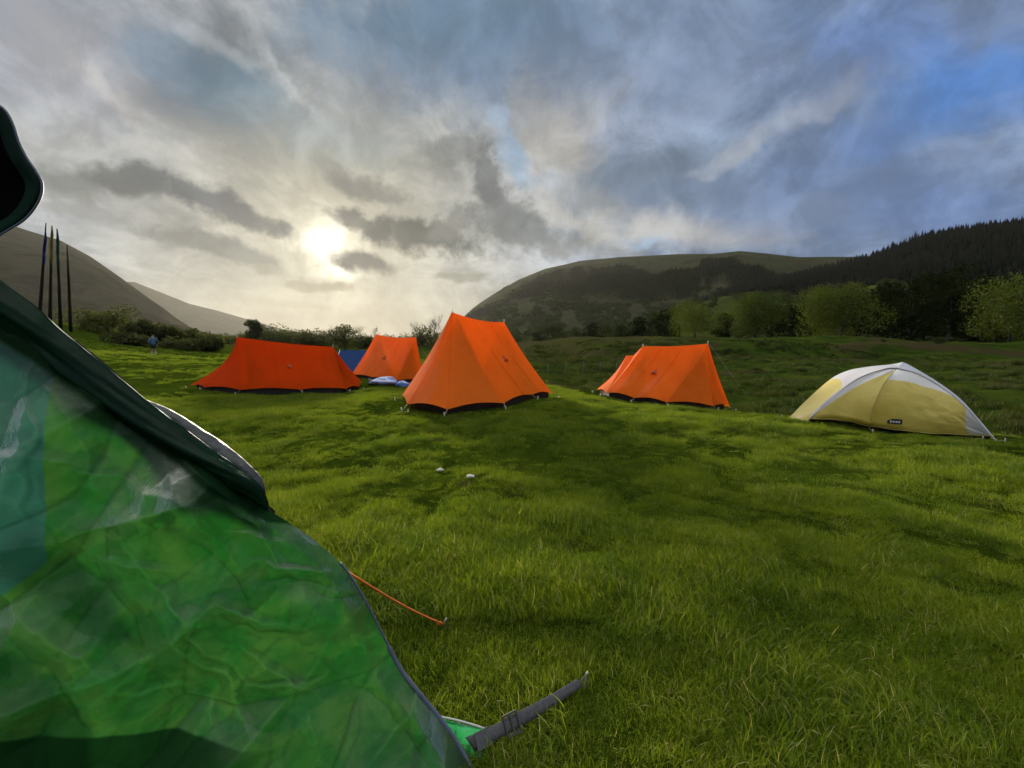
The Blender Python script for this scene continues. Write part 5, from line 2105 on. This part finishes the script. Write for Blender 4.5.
def build_sky():
    w = bpy.data.worlds.new('World')
    sc.world = w
    w.use_nodes = True
    w.cycles.sampling_method = 'MANUAL'
    w.cycles.sample_map_resolution = 256
    nt = w.node_tree
    nt.nodes.clear()
    nb = NB(nt)
    out = nb.node('ShaderNodeOutputWorld')
    bg = nb.node('ShaderNodeBackground')
    bg.inputs['Strength'].default_value = 0.1
    sky = nb.node('ShaderNodeTexSky', sky_type='NISHITA')
    sky.sun_disc = False
    sky.sun_elevation = SUN_EL
    sky.sun_rotation = SUN_AZ
    sky.air_density = 1.2
    sky.dust_density = 0.6
    sky.ozone_density = 2.0
    D = nb.vm('NORMALIZE', nb.node('ShaderNodeTexCoord').outputs['Generated'])
    dx, dy, dz = nb.sep(D)
    zc = nb.m('MAXIMUM', dz, 0.0)
    # coordinates on a flat cloud deck
    den = nb.m('ADD', zc, 0.24)
    cx, cy = nb.m('DIVIDE', dx, den), nb.m('DIVIDE', dy, den)
    deck = nb.comb(nb.m('MULTIPLY', cx, 1.15), nb.m('MULTIPLY', cy, 0.85), 0.0)
    big = nb.noise(deck, 0.75, 4, 0.55, 0.8)
    mid = nb.noise(nb.vm('ADD', deck, (4.3, 1.7, 2.0)), 2.1, 5, 0.58, 0.9)
    fine = nb.noise(nb.vm('ADD', deck, (9.1, 6.2, 5.0)), 5.5, 5, 0.64, 0.4)
    sdot = nb.vm('DOT_PRODUCT', D, tuple(sd))
    ang = nb.m('ARCCOSINE', nb.m('MINIMUM', sdot, 0.99999))           # angle to the sun
    wide = nb.ss(ang, 0.85, 0.05)
    near = nb.ss(ang, 0.42, 0.02)
    # ---- cloud deck colours
    L = lambda c, k=1.0: tuple(v * k for v in s2l(c)) + (1,)
    thick = nb.mix(wide, L((96, 114, 142)), L((128, 132, 132)))
    thin = nb.mix(wide, L((150, 170, 200)), L((206, 202, 188)))
    f = nb.m('ADD', nb.m('MULTIPLY', big, 0.45), nb.m('ADD', nb.m('MULTIPLY', mid, 0.38), nb.m('MULTIPLY', fine, 0.17)))
    col = nb.mix(nb.ss(f, 0.41, 0.59), thick, thin)
    # ---- named features, placed by bearing and height above the horizon
    fwd = nb.m('MAXIMUM', dy, 0.06)
    U, Vv = nb.m('DIVIDE', dx, fwd), nb.m('DIVIDE', dz, fwd)
    wv = nb.noise(D, 7.5, 4, 0.62, 0.0, 'Color')
    wv2 = nb.noise(D, 24.0, 2, 0.6, 0.0, 'Color')
    wx, wy, wz = nb.sep(nb.vm('SUBTRACT', wv, (0.5, 0.5, 0.5)))
    vx, vy, vz = nb.sep(nb.vm('SUBTRACT', wv2, (0.5, 0.5, 0.5)))
    Uw = nb.m('ADD', U, nb.m('ADD', nb.m('MULTIPLY', wx, 0.14), nb.m('MULTIPLY', vx, 0.06)))
    Vw = nb.m('ADD', Vv, nb.m('ADD', nb.m('MULTIPLY', wy, 0.10), nb.m('MULTIPLY', vy, 0.045)))

    away = nb.ss(dy, 0.15, 0.05, 0.0, 60.0)
    VEC = nb.comb(nb.m('ADD', Uw, away), Vw, 0.0)
    CALM = nb.comb(nb.m('ADD', nb.m('MULTIPLY_ADD', nb.m('SUBTRACT', Uw, U), 0.45, U), away), nb.m('MULTIPLY_ADD', nb.m('SUBTRACT', Vw, Vv), 0.45, Vv), 0.0)
    fz = nb.m('SUBTRACT', nb.noise(D, 21.0, 5, 0.6), 0.5)

    def blob(px, py, rx, ry, angd, strength, soft=0.9, rag=0.5, calm=False):
        d = ray(px, py)
        mp = nb.node('ShaderNodeMapping', vector_type='TEXTURE')
        nb.put(mp.inputs['Vector'], CALM if calm else VEC)
        mp.inputs['Location'].default_value = (d.x / d.y, d.z / d.y, 0)
        mp.inputs['Rotation'].default_value = (0, 0, R(-angd))
        mp.inputs['Scale'].default_value = (rx / F, ry / F, 1)
        q = nb.vm('LENGTH', mp.outputs[0])
        if rag:
            q = nb.m('MULTIPLY_ADD', fz, rag * 2.2, q)
        return nb.ss(q, 1 + soft * .55, max(0.0, 1 - soft), 0.0, strength)

    # pale and blue zones (broad): centre, radii, tilt, strength, colour
    BL = [((60, 60), 170, 70, 20, .55, (158, 158, 166)), ((40, 160), 130, 40, 10, .70, (184, 184, 180)),
          ((235, 95), 100, 40, 22, 1.0, (76, 112, 138)), ((320, 135), 80, 22, 18, .85, (122, 142, 158)), ((165, 70), 34, 14, 40, .55, (120, 138, 160)),
          ((420, 60), 130, 62, 10, .85, (98, 120, 146)), ((480, 20), 170, 46, 0, .8, (94, 126, 152)), ((360, 120), 60, 20, 20, .5, (136, 148, 158)),
          ((560, 145), 52, 42, 60, .80, (184, 180, 170)), ((590, 110), 60, 16, -30, .6, (172, 172, 172)), ((540, 205), 30, 20, 30, .6, (192, 188, 178)),
          ((650, 50), 170, 60, 0, .60, (118, 136, 164)), ((690, 110), 90, 22, -22, .5, (134, 148, 172)),
          ((640, 172), 90, 26, -14, .95, (112, 128, 148)), ((700, 195), 80, 24, -5, .8, (116, 132, 156)), ((590, 205), 50, 20, 15, .7, (140, 144, 146)),
          ((690, 232), 110, 17, 3, .80, (192, 189, 180)), ((585, 232), 50, 12, 20, .55, (188, 184, 172)),
          ((870, 190), 160, 52, -8, .75, (112, 134, 174)), ((960, 215), 90, 30, 0, .6, (106, 132, 182)), ((800, 215), 60, 16, -10, .5, (132, 148, 176)),
          ((750, 150), 36, 10, -30, .75, (178, 186, 194)), ((790, 118), 60, 14, -35, .65, (158, 168, 184)), ((845, 85), 60, 14, -38, .5, (156, 164, 184)), ((715, 172), 30, 8, -15, .6, (168, 176, 188)),
          ((900, 40), 130, 34, -12, .6, (120, 140, 182)), ((860, 130), 50, 18, -20, .5, (138, 152, 184))]
    for (p, rx, ry, a, s_, c) in BL:
        col = nb.mix(blob(p[0], p[1], rx, ry, a, s_, 0.85, .45), col, L(c))
    # pale torn streaks
    WH = [((112, 100), 46, 9, 48, .75, (204, 201, 196)), ((60, 50), 50, 8, 40, .5, (186, 184, 182)), ((215, 48), 60, 9, 28, .70, (192, 196, 198)), ((278, 72), 46, 8, 42, .75, (198, 202, 204)),
          ((245, 22), 40, 7, 55, .55, (186, 192, 198)), ((310, 105), 22, 5, 50, .55, (182, 190, 194)), ((140, 118), 34, 8, 40, .55, (192, 190, 186)), ((420, 125), 50, 9, -14, .45, (176, 178, 174)),
          ((150, 152), 80, 10, 8, .55, (200, 198, 190)), ((1000, 98), 44, 7, -18, .6, (160, 172, 208)), ((500, 118), 40, 8, -40, .5, (176, 178, 176))]
    for (p, rx, ry, a, s_, c) in WH:
        col = nb.mix(blob(p[0], p[1], rx, ry, a, s_ * .6, 1.0, .9), col, L(c))
    # blue gaps: the clear sky shows through
    clear = nb.mix(0.75, nb.mix(1.0, sky.outputs[0], (0.14, 0.14, 0.14, 1), 'MULTIPLY'), L((74, 128, 208)))
    for (p, rx, ry, a, s_) in [((962, 84), 84, 38, 8, .95), ((1015, 60), 50, 24, 0, .7), ((900, 118), 70, 30, -20, .55), ((880, 30), 90, 30, 0, .3)]:
        col = nb.mix(blob(p[0], p[1], rx, ry, a, s_, .9, .5), col, clear)
    for (p, rx, ry, a, s_) in [((517, 160), 14, 30, -35, .70), ((500, 120), 10, 16, 20, .4), ((642, 242), 20, 7, 0, .65)]:
        col = nb.mix(blob(p[0], p[1], rx, ry, a, s_, .8, .5), col, L((146, 178, 210)))
    # glow of the veiled sun
    col = nb.mix(nb.m('MULTIPLY', nb.ss(ang, 0.40, 0.03), 0.62), col, nb.mix(near, L((172, 169, 154)), L((210, 203, 178))))
    low = nb.m('MULTIPLY', nb.ss(dz, 0.20, 0.03), nb.ss(ang, 1.0, 0.2))
    col = nb.mix(nb.m('MULTIPLY', low, nb.m('MULTIPLY_ADD', mid, .7, .5)), col, L((150, 147, 132)))
    # darker drifting clouds in front of the glow
    DK = [((70, 180), 50, 14, 8, .7, (118, 124, 120)), ((130, 180), 60, 13, 14, .95, (104, 108, 110)), ((205, 200), 80, 13, 21, 1.0, (98, 103, 108)), ((255, 222), 40, 9, 20, .9, (104, 108, 110)),
          ((190, 238), 50, 8, 12, .85, (124, 127, 126)), ((240, 254), 44, 9, 20, .85, (122, 125, 122)), ((80, 210), 50, 7, 8, .5, (150, 151, 150)),
          ((362, 226), 36, 10, 26, .95, (106, 108, 106)), ((425, 236), 54, 18, 4, 1.0, (78, 86, 86)), ((455, 222), 30, 12, -30, .8, (116, 118, 116)),
          ((366, 188), 36, 10, 14, .85, (124, 125, 120)), ((340, 172), 26, 7, 30, .5, (140, 140, 134)),
          ((455, 152), 36, 14, -8, .75, (126, 129, 128)), ((488, 178), 16, 30, -20, .85, (116, 121, 124)), ((500, 215), 26, 26, 40, .80, (116, 121, 124)), ((530, 232), 46, 16, 22, .80, (118, 123, 126)), ((425, 170), 40, 8, 5, .5, (140, 141, 136)),
          ((462, 276), 24, 5, 4, .85, (136, 136, 124)), ((318, 284), 34, 5, 2, .80, (142, 138, 120)), ((285, 302), 40, 4, 6, .6, (158, 153, 134)), ((270, 268), 26, 4, 12, .5, (170, 165, 146)), ((580, 250), 40, 8, 5, .5, (150, 152, 150))]
    # the burning core of the sun behind the veil
    angw = nb.m('ADD', ang, nb.m('ADD', nb.m('MULTIPLY', nb.m('SUBTRACT', mid, 0.5), 0.10), nb.m('MULTIPLY', nb.m('SUBTRACT', fine, 0.5), 0.07)))
    core = nb.m('MAXIMUM', blob(323, 244, 22, 15, 10, 1.0, 1.4, 1.2, True), blob(338, 268, 20, 9, 5, .6, 1.3, 1.0, True))
    col = nb.mix(core, col, (1.55, 1.46, 1.2, 1))
    halo = nb.m('POWER', nb.ss(ang, 0.20, 0.0), 2.2)
    col = nb.mix(1.0, col, nb.mix(nb.m('MULTIPLY', halo, .14), (0, 0, 0, 1), (1.0, 0.90, 0.62, 1)), 'ADD')
    for (p, rx, ry, a, s_, c) in DK:
        col = nb.mix(blob(p[0], p[1], rx * 1.1, ry * 1.1, a, s_, .55, .95, True), col, L(c, .82))
    col = nb.mix(blob(361, 262, 34, 10, 14, 1.0, .50, .6, True), col, L((74, 78, 82)))
    # torn, lit edges and hollows all over the deck
    tex = nb.noise(D, 9.0, 6, 0.64, 0.5)
    det = nb.m('MULTIPLY_ADD', nb.ss(tex, 0.36, 0.66), 0.195, 0.471)
    col = nb.vm('SCALE', col, det)
    # unseen sky: overhead brightened to light the meadow, low behind the camera kept dim
    ovr = nb.m('MAXIMUM', nb.ss(dz, 0.66, 0.92), nb.m('MULTIPLY', nb.ss(dy, 0.05, -0.35), 1.0))
    col = nb.mix(nb.m('MULTIPLY', ovr, .9), col, nb.mix(nb.ss(dz, 0.5, 0.95), (0.19, 0.22, 0.27, 1), (1.42, 1.38, 1.28, 1)))
    col = nb.mix(0.015, nb.vm('SCALE', col, 10.0), sky.outputs[0])
    nb.put(bg.inputs['Color'], col)
    nb.L.new(bg.outputs[0], out.inputs['Surface'])


build_sky()

sun = bpy.data.lights.new('sun', 'SUN')
sun.energy = 4.8
sun.angle = R(15)
sun.color = (1.0, 0.88, 0.68)
so = bpy.data.objects.new('sun', sun)
COL.objects.link(so)
so.rotation_euler = (-sd).to_track_quat('-Z', 'Y').to_euler()

# ------------------------------------------------------------------ haze
hm = bpy.data.materials.new('haze')
hm.use_nodes = True
hm.node_tree.nodes.clear()
nb = NB(hm.node_tree)
out = nb.node('ShaderNodeOutputMaterial')
pv = nb.node('ShaderNodeVolumePrincipled')
pv.inputs['Color'].default_value = (0.93, 0.93, 0.90, 1)
pv.inputs['Density'].default_value = 0.000022
pv.inputs['Anisotropy'].default_value = 0.6
nb.L.new(pv.outputs[0], out.inputs['Volume'])
top_z = max(max(v.co.z for v in o.data.vertices) for o in COL.objects if o.type == 'MESH' and o.get('kind') == 'structure') + 25 if any(o.get('kind') == 'structure' for o in COL.objects) else 400
low_z = -6.0
hz_ = MB().box((0, 0, (top_z + low_z) / 2), 7800, 7800, top_z - low_z).build('haze', hm, None, False)
tag(hz_, kind='stuff')

# ------------------------------------------------------------------ camera and render settings
cam = bpy.data.cameras.new('camera')
cam.sensor_width = 36
cam.lens = F / 1024 * 36
cam.clip_start = 0.02
cam.clip_end = 20000
co = bpy.data.objects.new('camera', cam)
COL.objects.link(co)
co.location = (0, 0, EYE)
co.rotation_euler = (PI / 2 - PITCH, 0, 0)
sc.camera = co
sc.view_settings.view_transform = 'Standard'
sc.view_settings.look = 'None'
sc.view_settings.exposure = 0.8
sc.view_settings.gamma = 1
sc.render.engine = 'CYCLES'
cy_ = sc.cycles
cy_.use_denoising = True
try:
    cy_.denoiser = 'OPENIMAGEDENOISE'
    cy_.denoising_input_passes = 'RGB_ALBEDO_NORMAL'
except Exception:
    pass
cy_.use_adaptive_sampling = True
cy_.adaptive_threshold = 0.03
cy_.max_bounces = 4
cy_.diffuse_bounces = 2
cy_.glossy_bounces = 2
cy_.transmission_bounces = 2
cy_.transparent_max_bounces = 8
cy_.volume_bounces = 0
cy_.sample_clamp_indirect = 4
sc.render.film_transparent = False
